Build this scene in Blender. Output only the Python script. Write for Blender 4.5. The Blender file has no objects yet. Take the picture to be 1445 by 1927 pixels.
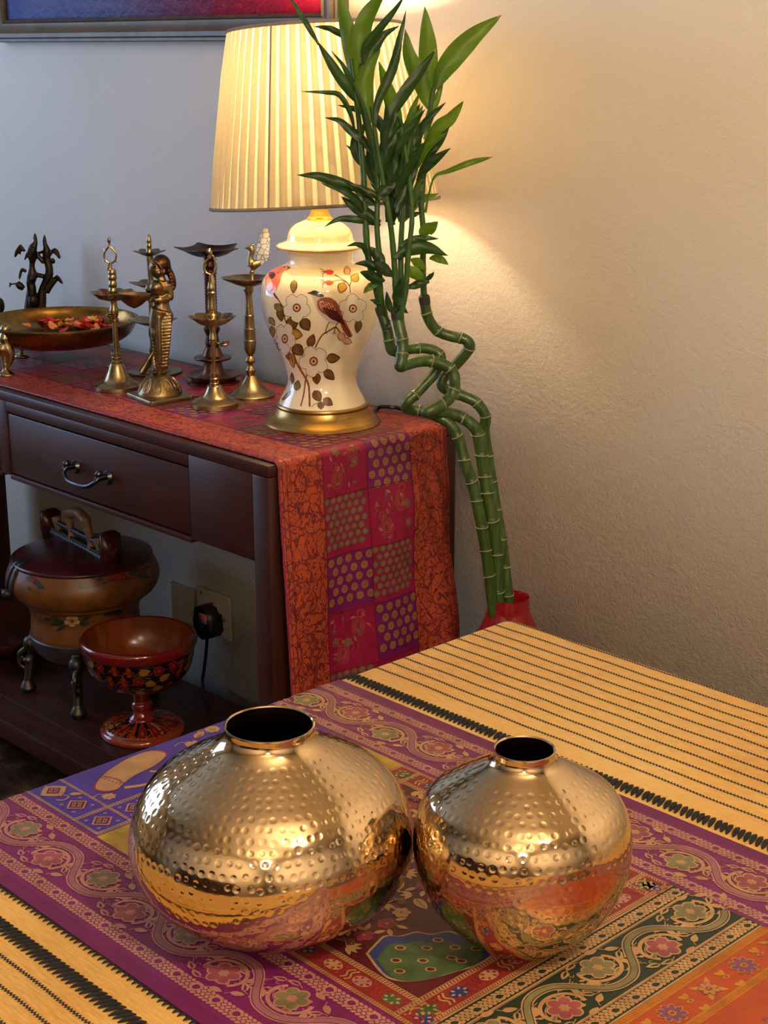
import bpy, bmesh, math, random
import numpy as np
from mathutils import Vector, Matrix

random.seed(7)
rng = np.random.default_rng(7)
SC = bpy.context.scene
COL = SC.collection
PI = math.pi

# ------------------------------------------------------------------ camera
FPX, CX, CY = 2995.56, 722.5, 963.5                 # focal length and centre of the 1445 x 1927 frame
CAM = np.array([0.0, -1.85, 1.40])
_yaw, _pit, _rol = np.radians([-46.38729513, 16.37812895, -0.14780893])
_f = np.array([math.sin(_yaw)*math.cos(_pit), math.cos(_yaw)*math.cos(_pit), -math.sin(_pit)])
_r = np.cross(_f, [0, 0, 1]); _r /= np.linalg.norm(_r)
_u = np.cross(_r, _f)
_r2 = math.cos(_rol)*_r + math.sin(_rol)*_u
_u2 = -math.sin(_rol)*_r + math.cos(_rol)*_u
RC = np.array([_r2, -_u2, _f])
FH = np.array([math.sin(_yaw), math.cos(_yaw), 0.0])  # horizontal viewing direction
RH = np.array([FH[1], -FH[0], 0.0])
cam_data = bpy.data.cameras.new('camera')
cam_data.sensor_fit = 'HORIZONTAL'
cam_data.sensor_width = 36.0
cam_data.lens = 36.0*FPX/1445.0
cam_data.clip_start = 0.05
cam = bpy.data.objects.new('camera', cam_data)
COL.objects.link(cam)
M = Matrix([[_r2[i], _u2[i], -_f[i], CAM[i]] for i in range(3)] + [[0, 0, 0, 1]])
cam.matrix_world = M
SC.camera = cam

# ------------------------------------------------------------------ exposure, world, lights
SC.view_settings.view_transform = 'Standard'
SC.view_settings.look = 'None'
SC.view_settings.exposure = -0.10
SC.view_settings.gamma = 1.0
SC.view_settings.use_curve_mapping = False
SC.cycles.max_bounces = 7
SC.cycles.diffuse_bounces = 4
SC.cycles.glossy_bounces = 4
SC.cycles.transmission_bounces = 4
SC.cycles.sample_clamp_indirect = 6.0
SC.cycles.use_denoising = True
world = bpy.data.worlds.new('daylight')
SC.world = world
world.use_nodes = True
_bg = world.node_tree.nodes['Background']
_bg.inputs['Color'].default_value = (0.55, 0.70, 1.0, 1)
_bg.inputs['Strength'].default_value = 1.2

WALL_Y = 0.05
ROOM_X0, ROOM_X1, ROOM_Y0, ROOM_H = -4.7, 2.3, -4.3, 2.7

def area_light(name, loc, target, size, size_y, power, color):
    d = bpy.data.lights.new(name, 'AREA')
    d.shape = 'RECTANGLE'; d.size = size; d.size_y = size_y
    d.energy = power; d.color = color
    o = bpy.data.objects.new(name, d); COL.objects.link(o)
    o.location = loc
    o.rotation_euler = (Vector(target)-Vector(loc)).to_track_quat('-Z', 'Y').to_euler()
    return o

LAMP_W = 12.0
PENDANT_W = 98.0
FILL_GLOBE_W = 92.0
WINDOW_W = 37.0
area_light('window_daylight', (ROOM_X0+0.10, -1.45, 1.45), (0.0, -1.45, 1.30), 1.5, 1.3, WINDOW_W, (0.42, 0.62, 1.0))

# ------------------------------------------------------------------ measuring helpers
def ray(px, py):
    return RC.T @ np.array([(px-CX)/FPX, (py-CY)/FPX, 1.0])
def on_axis(px, py, axis, val):
    d = ray(px, py); return CAM + d*((val-CAM[axis])/d[axis])
def on_z(px, py, z): return on_axis(px, py, 2, z)
def on_y(px, py, y): return on_axis(px, py, 1, y)
def at_depth(px, py, d):
    v = ray(px, py); return CAM + v*(d/(v @ FH))

# ------------------------------------------------------------------ mesh builder
class MB:
    def __init__(s):
        s.v = []; s.n = 0; s.f = []; s.m = []
    def add(s, verts, faces, mat=0):
        verts = np.asarray(verts, float).reshape(-1, 3)
        o = s.n
        s.v.append(verts); s.n += len(verts)
        if isinstance(faces, np.ndarray):
            s.f.append((faces+o)); s.m.append(np.full(len(faces), mat, int) if np.isscalar(mat) else np.asarray(mat, int))
        else:
            for k, fc in enumerate(faces):
                s.f.append(np.array([[i+o for i in fc]])); s.m.append(np.array([mat if np.isscalar(mat) else mat[k]]))
        return s
    def grid(s, P, wrap_u=False, wrap_v=False, mat=0):
        """P[i,j] points; i rows (v), j columns (u)"""
        nv, nu = P.shape[:2]
        iu = np.arange(nu if wrap_u else nu-1); iv = np.arange(nv if wrap_v else nv-1)
        J, I = np.meshgrid(iu, iv)
        J = J.ravel(); I = I.ravel(); J2 = (J+1) % nu; I2 = (I+1) % nv
        q = np.stack([I*nu+J, I*nu+J2, I2*nu+J2, I2*nu+J], 1)
        if not np.isscalar(mat): mat = np.asarray(mat).ravel()
        return s.add(P.reshape(-1, 3), q, mat)
    def lathe(s, prof, c, segs=64, fn=None, cap0=False, cap1=False, mat=0, up=None):
        """prof: [(r, z)], c: centre (x, y); z absolute"""
        prof = np.asarray(prof, float)
        th = np.linspace(0, 2*PI, segs, endpoint=False)
        R = np.repeat(prof[:, :1], segs, 1)
        Z = np.repeat(prof[:, 1:2], segs, 1)
        if fn is not None: R, Z = fn(R, Z, th)
        P = np.stack([c[0]+R*np.cos(th), c[1]+R*np.sin(th), Z], 2)
        o = s.n
        s.grid(P, wrap_u=True, mat=mat)
        n = len(prof)
        m0 = mat if np.isscalar(mat) else 0
        if cap0: s.f.append(np.array([[o+j for j in range(segs)][::-1]])); s.m.append(np.array([m0]))
        if cap1: s.f.append(np.array([[o+(n-1)*segs+j for j in range(segs)]])); s.m.append(np.array([m0]))
        return s
    def tube(s, path, rad, segs=10, caps=True, mat=0, flat=1.0, ref=None):
        path = np.asarray(path, float); n = len(path)
        rad = np.full(n, rad) if np.isscalar(rad) else np.asarray(rad, float)
        T = np.gradient(path, axis=0); T /= np.linalg.norm(T, axis=1)[:, None]+1e-12
        a = np.array(ref if ref is not None else ([0, 0, 1.0] if abs(T[0, 2]) < .9 else [1.0, 0, 0]))
        N = np.zeros_like(T)
        v = a-T[0]*(a@T[0]); N[0] = v/np.linalg.norm(v)
        for i in range(1, n):
            v = N[i-1]-T[i]*(N[i-1]@T[i]); N[i] = v/(np.linalg.norm(v)+1e-12)
        B = np.cross(T, N)
        th = np.linspace(0, 2*PI, segs, endpoint=False)
        P = path[:, None]+rad[:, None, None]*(np.cos(th)[None, :, None]*N[:, None]*flat+np.sin(th)[None, :, None]*B[:, None])
        o = s.n
        s.grid(P, wrap_u=True, mat=mat)
        if caps:
            s.f.append(np.array([[o+j for j in range(segs)][::-1]])); s.m.append(np.array([mat]))
            s.f.append(np.array([[o+(n-1)*segs+j for j in range(segs)]])); s.m.append(np.array([mat]))
        return s
    def ell(s, c, r, rot=None, nu=16, nv=10, mat=0):
        c = np.asarray(c, float); r = np.asarray(r if not np.isscalar(r) else (r, r, r), float)
        th = np.linspace(0, 2*PI, nu, endpoint=False); ph = np.linspace(1e-3, PI-1e-3, nv)
        P = np.stack([np.sin(ph)[:, None]*np.cos(th), np.sin(ph)[:, None]*np.sin(th), np.repeat(np.cos(ph)[:, None], nu, 1)], 2)*r
        if rot is not None: P = P @ np.asarray(rot).T
        o = s.n
        s.grid(P+c, wrap_u=True, mat=mat)
        s.f.append(np.array([[o+j for j in range(nu)]])); s.m.append(np.array([mat]))
        s.f.append(np.array([[o+(nv-1)*nu+j for j in range(nu)][::-1]])); s.m.append(np.array([mat]))
        return s
    def box(s, lo, hi, bevel=0.0, mat=0, seg=2):
        bm = bmesh.new()
        bmesh.ops.create_cube(bm, size=1.0)
        lo = Vector(lo); hi = Vector(hi); c = (lo+hi)/2; d = hi-lo
        for v in bm.verts: v.co = Vector((v.co.x*d.x, v.co.y*d.y, v.co.z*d.z))+c
        if bevel > 0:
            bmesh.ops.bevel(bm, geom=bm.edges[:], offset=min(bevel, min(d)*.49), segments=seg, profile=.5, affect='EDGES')
        bm.verts.index_update()
        s.add([v.co[:] for v in bm.verts], [[v.index for v in f.verts] for f in bm.faces], mat)
        bm.free()
        return s
    def prism(s, poly, lo, hi, tr, mat=0):
        """poly: 2-D outline; extruded lo..hi along local z, mapped to world by tr(P)"""
        poly = np.asarray(poly, float); n = len(poly)
        A = np.concatenate([np.c_[poly, np.full(n, lo)], np.c_[poly, np.full(n, hi)]])
        F = [list(range(n))[::-1], list(range(n, 2*n))]+[[i, (i+1) % n, n+(i+1) % n, n+i] for i in range(n)]
        return s.add(tr(A), F, mat)
    def build(s, name, mats, parent=None, origin=None, smooth=True, angle=40):
        V = np.concatenate(s.v)
        if parent is not None: org = ROOT_LOC[parent.name]
        else: org = np.array(origin if origin is not None else (0, 0, 0), float)
        me = bpy.data.meshes.new(name)
        L = [f for f in s.f]
        counts = np.concatenate([np.full(len(f), f.shape[1]) for f in L])
        loops = np.concatenate([f.ravel() for f in L])
        starts = np.concatenate([[0], np.cumsum(counts)[:-1]])
        me.vertices.add(len(V)); me.vertices.foreach_set('co', (V-org).ravel())
        me.loops.add(len(loops)); me.loops.foreach_set('vertex_index', loops.astype(np.int32))
        me.polygons.add(len(counts))
        me.polygons.foreach_set('loop_start', starts.astype(np.int32))
        me.polygons.foreach_set('loop_total', counts.astype(np.int32))
        if not isinstance(mats, (list, tuple)): mats = [mats]
        for m in mats: me.materials.append(m)
        me.polygons.foreach_set('material_index', np.concatenate(s.m).astype(np.int32))
        me.update(calc_edges=True)
        me.validate()
        if smooth:
            me.polygons.foreach_set('use_smooth', np.ones(len(me.polygons), bool))
            if angle < 180:
                me.set_sharp_from_angle(angle=math.radians(angle))
        o = bpy.data.objects.new(name, me)
        COL.objects.link(o)
        if parent is not None:
            o.parent = parent; ROOT_LOC[o.name] = org
        else:
            o.location = org; ROOT_LOC[o.name] = org
        return o

ROOT_LOC = {}
def tag(o, label=None, cat=None, group=None, kind=None):
    if label: o['label'] = label
    if cat: o['category'] = cat
    if group: o['group'] = group
    if kind: o['kind'] = kind
    return o
def thing(name, label, cat, loc, group=None):
    o = bpy.data.objects.new(name, None); COL.objects.link(o)
    o.empty_display_size = 0.05
    o.location = loc; ROOT_LOC[o.name] = np.array(loc, float)
    return tag(o, label, cat, group)
def remesh(o, voxel, smooth_iter=2):
    m = o.modifiers.new('join', 'REMESH'); m.mode = 'VOXEL'; m.voxel_size = voxel; m.use_smooth_shade = True
    if smooth_iter:
        c = o.modifiers.new('soften', 'SMOOTH'); c.iterations = smooth_iter; c.factor = .5
    return o

def catmull(pts, n):
    P = np.asarray(pts, float)
    if len(P) == 2:
        t = np.linspace(0, 1, n)[:, None]; return P[0]*(1-t)+P[1]*t
    Q = np.vstack([2*P[0]-P[1], P, 2*P[-1]-P[-2]])
    seg = np.linalg.norm(np.diff(P, axis=0), axis=1)
    cum = np.r_[0, np.cumsum(seg)]; cum /= cum[-1]
    out = []
    for t in np.linspace(0, 1, n):
        i = min(int(np.searchsorted(cum, t, 'right'))-1, len(P)-2)
        u = (t-cum[i])/(cum[i+1]-cum[i]+1e-12)
        p0, p1, p2, p3 = Q[i], Q[i+1], Q[i+2], Q[i+3]
        out.append(.5*((2*p1)+(-p0+p2)*u+(2*p0-5*p1+4*p2-p3)*u*u+(-p0+3*p1-3*p2+p3)*u**3))
    return np.array(out)
def smooth_prof(p, n):
    return catmull(p, n)

class Up:
    """an upright thing measured in the photograph: base centre pixel on a level z0"""
    def __init__(s, px, py, z0):
        p = on_z(px, py, z0); s.x, s.y, s.z0 = p
        s.c = (s.x, s.y); s.d = (p-CAM) @ FH; s.loc = (s.x, s.y, z0)
    def z(s, py, px=None):
        a = RC @ (np.array([s.x, s.y, 0])-CAM); b = RC @ np.array([0, 0, 1.0])
        k = (py-CY)/FPX
        return (k*a[2]-a[1])/(b[1]-k*b[2])
    def ppm(s, z):
        return FPX/(RC[2] @ (np.array([s.x, s.y, z])-CAM))
    def prof(s, L):
        out = []
        for py, hw in L:
            z = s.z(py); out.append((hw/s.ppm(z), z))
        return out
    def pt(s, px, py, off=0.0):
        return at_depth(px, py, s.d-off)
    def pts(s, L, off=0.0):
        return np.array([s.pt(a[0], a[1], off+(a[2] if len(a) > 2 else 0)) for a in L])
# ------------------------------------------------------------------ materials
def lin(c):
    if isinstance(c, str):
        c = c.lstrip('#'); c = [int(c[i:i+2], 16)/255 for i in (0, 2, 4)]
    return tuple(x/12.92 if x <= .04045 else ((x+.055)/1.055)**2.4 for x in c)
class NT:
    def __init__(s, name):
        s.m = bpy.data.materials.new(name); s.m.use_nodes = True
        s.t = s.m.node_tree; s.b = s.t.nodes['Principled BSDF']; s.out = s.t.nodes['Material Output']
        s._co = None
    def n(s, typ, **kw):
        n = s.t.nodes.new(typ)
        for k, v in kw.items():
            if k.startswith('i_'):
                key = k[2:].replace('_', ' ')
                n.inputs[int(key) if key.isdigit() else key].default_value = v
            else: setattr(n, k, v)
        return n
    def l(s, a, b): s.t.links.new(a, b)
    def co(s, scale=(1, 1, 1), rot=(0, 0, 0)):
        tc = s.n('ShaderNodeTexCoord'); mp = s.n('ShaderNodeMapping')
        mp.inputs['Scale'].default_value = scale; mp.inputs['Rotation'].default_value = rot
        s.l(tc.outputs['Object'], mp.inputs['Vector']); return mp.outputs[0]
    def noise(s, scale, detail=3, vec=None, rough=.5, dist=0):
        n = s.n('ShaderNodeTexNoise', i_Scale=scale, i_Detail=detail, i_Roughness=rough, i_Distortion=dist)
        s.l(vec if vec is not None else s.co(), n.inputs['Vector']); return n.outputs['Fac']
    def ramp(s, fac, stops):
        r = s.n('ShaderNodeValToRGB'); e = r.color_ramp.elements
        while len(e) < len(stops): e.new(.5)
        for k, (p, c) in enumerate(stops):
            e[k].position = p; e[k].color = (*c, 1) if len(c) == 3 else c
        s.l(fac, r.inputs[0]); return r.outputs[0]
    def math(s, op, a, b=None, c=None):
        n = s.n('ShaderNodeMath', operation=op)
        for k, x in enumerate((a, b, c)):
            if x is None: continue
            if isinstance(x, (int, float)): n.inputs[k].default_value = x
            else: s.l(x, n.inputs[k])
        return n.outputs[0]
    def mix(s, fac, a, b):
        n = s.n('ShaderNodeMix', data_type='RGBA')
        for k, x in ((0, fac), (6, a), (7, b)):
            if isinstance(x, (int, float)): n.inputs[k].default_value = x
            elif isinstance(x, tuple): n.inputs[k].default_value = (*x, 1) if len(x) == 3 else x
            else: s.l(x, n.inputs[k])
        return n.outputs[2]
    def bump(s, h, strength=.3, dist=.002):
        b = s.n('ShaderNodeBump', i_Strength=strength, i_Distance=dist)
        s.l(h, b.inputs['Height']); s.l(b.outputs[0], s.b.inputs['Normal']); return b
    def set(s, color=None, rough=.5, metal=0, **kw):
        if color is not None:
            if isinstance(color, tuple): s.b.inputs['Base Color'].default_value = (*color, 1)
            else: s.l(color, s.b.inputs['Base Color'])
        if isinstance(rough, (int, float)): s.b.inputs['Roughness'].default_value = rough
        else: s.l(rough, s.b.inputs['Roughness'])
        s.b.inputs['Metallic'].default_value = metal
        for k, v in kw.items(): s.b.inputs[k.replace('_', ' ')].default_value = v
        return s
MATS = {}
def plain(name, color, rough=.5, metal=0, var=.12, vscale=30, bump=0, bscale=200, **kw):
    """a procedural material: colour with a soft noise variation and an optional grain"""
    if name in MATS: return MATS[name]
    t = NT(name); c = lin(color)
    f = t.noise(vscale, 3)
    dark = tuple(x*(1-var) for x in c); lite = tuple(min(1, x*(1+var)) for x in c)
    t.set(t.ramp(f, [(.3, dark), (.7, lite)]), rough, metal, **kw)
    if bump: t.bump(t.noise(bscale, 2), bump, .001)
    MATS[name] = t.m
    return t.m

def wall_paint():
    t = NT('painted_plaster')
    t.set(t.ramp(t.noise(3, 2), [(.3, lin('#e9e0d1')), (.7, lin('#eee6d8'))]), .75, 0)
    n1 = t.noise(150, 3, rough=.55); n2 = t.noise(420, 2)
    t.bump(t.math('ADD', n1, t.math('MULTIPLY', n2, .4)), .5, .0022)
    return t.m
def wood(name, c1, c2, rough=.35, axis=0, scale=1.0):
    t = NT(name)
    sc = [18, 18, 18]; sc[axis] = 1.3
    v = t.co(tuple(x*scale for x in sc))
    f = t.noise(2.2, 5, v, .6, .6)
    f2 = t.noise(9, 3, t.co(tuple(x*scale*2 for x in sc)), .7)
    col = t.ramp(t.math('ADD', t.math('MULTIPLY', f, .75), t.math('MULTIPLY', f2, .25)), [(.3, lin(c1)), (.7, lin(c2))])
    t.set(col, t.math('ADD', t.math('MULTIPLY', t.noise(12, 3), .25), rough-.12), 0)
    t.bump(f2, .12, .0008)
    return t.m
def brass(name, c1, c2, rough=.3, patina=0.35, pscale=18):
    t = NT(name)
    f = t.noise(pscale, 4, rough=.6)
    t.set(t.ramp(f, [(.35, lin(c1)), (.65, lin(c2))]), t.math('ADD', t.math('MULTIPLY', t.noise(40, 3), .22), rough-.1), 1.0)
    t.bump(t.noise(90, 3), .08, .001)
    return t.m
def cloth(name, color, rough=.65, weave=1400, var=.15, sheen=0.0, zari=0.0, bump=.25):
    if name in MATS: return MATS[name]
    t = NT(name); c = lin(color)
    v = t.co()
    w1 = t.n('ShaderNodeTexWave', i_Scale=weave/6.3, i_Distortion=.3); w1.bands_direction = 'X'; t.l(v, w1.inputs['Vector'])
    w2 = t.n('ShaderNodeTexWave', i_Scale=weave/6.3, i_Distortion=.3); w2.bands_direction = 'Y'; t.l(v, w2.inputs['Vector'])
    h = t.math('MULTIPLY', w1.outputs['Fac'], w2.outputs['Fac'])
    f = t.noise(45, 3)
    dark = tuple(x*(1-var) for x in c); lite = tuple(min(1, x*(1+var)) for x in c)
    t.set(t.ramp(f, [(.3, dark), (.7, lite)]), rough, zari, Sheen_Weight=sheen, Sheen_Roughness=.4)
    t.bump(t.math('ADD', t.math('MULTIPLY', h, .6), t.noise(260, 2)), bump, .0006)
    MATS[name] = t.m
    return t.m

M_WALL = wall_paint()
M_CEIL = plain('ceiling_paint', '#e6dcc6', .8, var=.03)
M_FLOOR = wood('floor_boards', '#9c8468', '#b59c7c', .4)
M_CONSOLE = wood('dark_mahogany', '#1c0b0c', '#461e17', .42)
M_CONSOLE_V = wood('dark_mahogany_upright', '#1c0b0c', '#451e17', .42, axis=2)
M_BRASS = brass('polished_brass', '#877550', '#b5a27a', .28)
M_BRASS_OLD = brass('aged_brass', '#65563d', '#998460', .36)
M_BRASS_DARK = brass('dark_bronze', '#3c2a22', '#6d4d3a', .34)
M_BRASS_BROWN = brass('brown_copper_bronze', '#5a3a30', '#8a5f4c', .33)
M_BLACK_BRONZE = brass('blackened_bronze', '#2a231e', '#4a4036', .45)
M_BLACK = plain('black_plastic', '#0c0c0e', .4)
M_WHITE_PLASTIC = plain('white_plastic', '#d8d3c8', .35, var=.03)
# ------------------------------------------------------------------ room shell
def struct(name, mb, m, origin=(0, 0, 0), parent=None, smooth=False):
    o = mb.build(name, m, parent, origin, smooth=smooth)
    if parent is None: tag(o, kind='structure')
    return o
X0, X1, Y0, HT = ROOM_X0, ROOM_X1, ROOM_Y0, ROOM_H
struct('floor', MB().box((X0-.2, Y0-.2, -.1), (X1+.2, WALL_Y+.2, 0)), M_FLOOR)
struct('ceiling', MB().box((X0-.2, Y0-.2, HT), (X1+.2, WALL_Y+.2, HT+.1)), M_CEIL)
struct('wall_back', MB().box((X0-.2, WALL_Y, 0), (X1+.2, WALL_Y+.15, HT)), M_WALL)
struct('wall_front', MB().box((X0-.2, Y0-.15, 0), (X1+.2, Y0, HT)), M_WALL)
struct('wall_right', MB().box((X1, Y0, 0), (X1+.15, WALL_Y, HT)), M_WALL)
WY0, WY1, WZ0, WZ1 = -2.25, -.65, .75, 2.15
w = MB()
w.box((X0-.15, Y0, 0), (X0, WALL_Y, WZ0)).box((X0-.15, Y0, WZ1), (X0, WALL_Y, HT))
w.box((X0-.15, Y0, WZ0), (X0, WY0, WZ1)).box((X0-.15, WY1, WZ0), (X0, WALL_Y, WZ1))
struct('wall_left', w, M_WALL)
M_WINFRAME = plain('white_painted_wood', '#d9d6cf', .4, var=.03)
M_GLASS = NT('window_glass'); M_GLASS.set((1, 1, 1), .02, 0, Transmission_Weight=1.0, IOR=1.45); M_GLASS = M_GLASS.m
w = MB()
for a, b in (((X0-.12, WY0, WZ0), (X0-.04, WY0+.05, WZ1)), ((X0-.12, WY1-.05, WZ0), (X0-.04, WY1, WZ1)),
             ((X0-.12, WY0, WZ0), (X0-.04, WY1, WZ0+.05)), ((X0-.12, WY0, WZ1-.05), (X0-.04, WY1, WZ1)),
             ((X0-.11, (WY0+WY1)/2-.025, WZ0), (X0-.05, (WY0+WY1)/2+.025, WZ1))): w.box(a, b)
win = struct('window_1', w, M_WINFRAME)
MB().box((X0-.085, WY0+.05, WZ0+.05), (X0-.079, WY1-.05, WZ1-.05)).build('glass_pane', M_GLASS, win, smooth=False)

# warm ceiling globe over the table, and a second one added as unseen fill
def globe_lamp(label, pl_c, pz, watt, R_=.085):
    pen = thing('pendant_lamp', label, 'ceiling lamp', (pl_c[0], pl_c[1], HT), 'globe lamps hanging from the ceiling')
    MB().lathe([(.002, HT-.035), (.05, HT-.03), (.06, HT-.012), (.06, HT-.0005)], pl_c, 32, cap1=True).build('canopy', M_BRASS, pen)
    MB().tube([(pl_c[0], pl_c[1], HT-.03), (pl_c[0], pl_c[1], pz+R_)], .004, 8).build('cable', M_BLACK, pen)
    gm = NT('frosted_lit_glass'); gm.set((.9, .85, .75), .5, 0, Emission_Strength=watt/(PI*4*PI*R_*R_)); gm.b.inputs['Emission Color'].default_value = (1.0, .79, .57, 1); gm.noise(4)
    MB().ell((pl_c[0], pl_c[1], pz), R_, nu=20, nv=12).build('glass_globe', gm.m, pen, angle=180)
    MB().lathe([(.02, pz+R_-.005), (.03, pz+R_), (.03, pz+R_+.025), (.01, pz+R_+.03)], pl_c, 24, cap0=True, cap1=True).build('holder', M_BRASS, pen)
globe_lamp('frosted glass globe lamp hanging from the ceiling over the dining table', (.42, -1.42), 2.25, PENDANT_W)
globe_lamp('added unseen globe lamp brightening the wall, hung near the far sideboard', (1.15, -3.1), 2.15, FILL_GLOBE_W, .11)  # added lamp out of view, there to brighten the wall

# patterned dark rug under the console and table
def rug_mat():
    t = NT('dark_brown_rug')
    n = t.noise(14, 4, rough=.7); n2 = t.noise(70, 3)
    col = t.ramp(n, [(.35, lin('#1c120d')), (.5, lin('#3a261a')), (.62, lin('#5b4128')), (.75, lin('#2a1a14'))])
    t.set(col, .95, 0, Specular_IOR_Level=.1); t.bump(t.noise(500, 2), .6, .004)
    return t.m
rug = MB().box((-3.6, -2.6, .0), (-.9, -.28, .012), .005).build('rug', rug_mat(), None, (-2.25, -1.4, 0))
tag(rug, 'dark brown patterned rug on the floor below the wooden console', 'rug')

# painting high on the wall
FB = [on_y(0, 80.2, WALL_Y), on_y(420.7, 77.5, WALL_Y)]
zf0 = (FB[0][2]+FB[1][2])/2
fx1 = on_y(632, 45, WALL_Y-.03)[0]; fw = .046
fx0 = on_y(9, 20, WALL_Y-.02)[0]-fw; zf1 = zf0+1.0
M_FRAME = plain('champagne_gilt_wood', '#5c5144', .45, .25, var=.25, vscale=25)
M_FRAME_GOLD = brass('antique_gold_wood', '#7a5a2c', '#b98a45', .4)
pic = thing('picture_frame', 'wide gilt framed abstract painting of violet and crimson hung above the console', 'painting', ((fx0+fx1)/2, WALL_Y, zf0))
def frame_profile(t):  # outward distance from inner edge, height off the wall
    return [(0, .012), (0, .022), (.005, .027), (.008, .023), (.015, .025), (.028, .034), (.036, .035), (.039, .029), (.044, .030), (.046, .027), (.046, 0)]
fr = MB(); prof = frame_profile(0)
rows = []
for d, h in prof:
    ix0, ix1, iz0, iz1 = fx0+fw-d, fx1-fw+d, zf0+fw-d, zf1-fw+d
    rows.append([(ix0, WALL_Y-h, iz0), (ix1, WALL_Y-h, iz0), (ix1, WALL_Y-h, iz1), (ix0, WALL_Y-h, iz1)])
P = np.array(rows)
fr.grid(P, wrap_u=True)
fr.build('frame_moulding', M_FRAME, pic, angle=25)
t = NT('painted_canvas')
tc = t.n('ShaderNodeTexCoord'); sx = t.n('ShaderNodeSeparateXYZ'); t.l(tc.outputs['Object'], sx.inputs[0])
fx = t.math('ADD', t.math('MULTIPLY_ADD', sx.outputs[0], 1/(fx1-fx0-2*fw), .5), t.math('MULTIPLY', t.math('SUBTRACT', t.noise(7, 6, rough=.7), .5), .7))
col = t.ramp(fx, [(0, lin('#5d6fae')), (.35, lin('#7d82b8')), (.6, lin('#85568f')), (.8, lin('#a03266')), (1, lin('#c81c52'))])
t.set(col, .35); t.bump(t.noise(55, 5, rough=.7), .9, .006)
MB().box((fx0+fw-.003, WALL_Y-.016, zf0+fw-.003), (fx1-fw+.003, WALL_Y-.002, zf1-fw+.003)).build('canvas', t.m, pic, smooth=False)

M_PLATE = plain('aged_cream_plastic', '#9a9182', .4, var=.05)
# wall socket, its brown cover plate beside it, plug with cable
s0 = on_y(375, 1100, WALL_Y); s1 = on_y(440, 1207, WALL_Y)
so = thing('wall_socket', 'white single wall socket with a rocker switch above the console shelf', 'socket', ((s0[0]+s1[0])/2, WALL_Y, s1[2]))
MB().box((s0[0], WALL_Y-.009, s1[2]), (s1[0], WALL_Y, s0[2]), .004).build('face_plate', M_PLATE, so)
k = on_y(416, 1140, WALL_Y)
MB().box((k[0]-.012, WALL_Y-.014, k[2]-.016), (k[0]+.012, WALL_Y-.008, k[2]+.016), .003).build('rocker_switch', M_PLATE, so)
for px, py in ((385, 1113), (428, 1165)):
    q = on_y(px, py, WALL_Y); MB().ell((q[0], WALL_Y-.009, q[2]), (.004, .002, .004)).build('screw', M_BRASS_OLD, so)
c0 = on_y(325, 1092, WALL_Y); c1 = on_y(375, 1180, WALL_Y)
cov = MB().box((c0[0], WALL_Y-.006, c1[2]-.02), (c1[0]-.006, WALL_Y, c0[2]), .002).build('cover_plate', plain('yellowed_plastic', '#7d6a4c', .5), None, (c0[0], WALL_Y, c1[2]))
tag(cov, 'yellowed brown blank cover plate on the wall beside the white socket', 'wall plate')
p0 = on_y(388, 1168, WALL_Y-.03)
plug = thing('power_plug', 'black three pin plug pushed into the wall socket, cable hanging down', 'plug', (p0[0], WALL_Y-.01, p0[2]))
o2 = [(-.022, -.028), (-.026, 0), (-.02, .024), (-.008, .028), (.012, .026), (.023, .012), (.026, -.016), (.018, -.028), (0, -.034)]
o2 = [(a*1.15, b*1.15) for a, b in o2]
MB().prism(o2, WALL_Y-.042, WALL_Y-.009, lambda P: np.c_[p0[0]+P[:, 0], P[:, 2], p0[2]+P[:, 1]]).build('plug_body', M_BLACK, plug, smooth=False)
q = on_y(381, 1164, WALL_Y-.043)
tag(MB().box((q[0]-.013, WALL_Y-.0435, q[2]-.010), (q[0]+.013, WALL_Y-.041, q[2]+.010)).build('fuse_sticker', plain('pink_paper', '#b56a72', .6), plug, smooth=False), 'faded pink rectangular sticker')
cb = [on_y(a, b, WALL_Y-d) for a, b, d in ((390, 1192, .028), (388, 1225, .03), (384, 1260, .034), (381, 1285, .038))]+[on_z(388, 1318, .131), on_z(398, 1340, .131)]
MB().tube(catmull(cb, 40), .0035, 8).build('power_cable', M_BLACK, plug)

# ------------------------------------------------------------------ console table
ZC, YF, YB, XR, XL = .801, -.402, 0.0, -1.769, -3.27
con = thing('console_table', 'dark mahogany console table with drawers and a low shelf against the wall', 'console table', ((XL+XR)/2, (YF+YB)/2, 0))
MB().box((XL, YF, ZC-.019), (XR, YB, ZC), .003).build('table_top', M_CONSOLE, con, angle=30)
DZ0, DZ1, DX0, DX1 = .648, .7595, -2.513, -1.970
ap = MB()
ap.box((DX1+.002, YF+.002, .643), (XR-.038, YF+.03, ZC-.019), .0015)
ap.box((-2.546, YF+.002, .643), (DX0-.002, YF+.03, ZC-.019), .0015)
ap.box((XL+.04, YF+.002, .643), (-3.09, YF+.03, ZC-.019), .0015)
for a, b in ((DX0-.002, DX1+.002), (-3.09, -2.546)):
    ap.box((a, YF+.002, DZ1+.003), (b, YF+.03, ZC-.019), .0015)
    ap.box((a, YF+.002, .636), (b, YF+.03, DZ0-.003), .0012)
ap.box((XL+.04, -.03, .643), (XR-.04, -.005, ZC-.019))
ap.build('apron', M_CONSOLE, con, angle=30)
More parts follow.
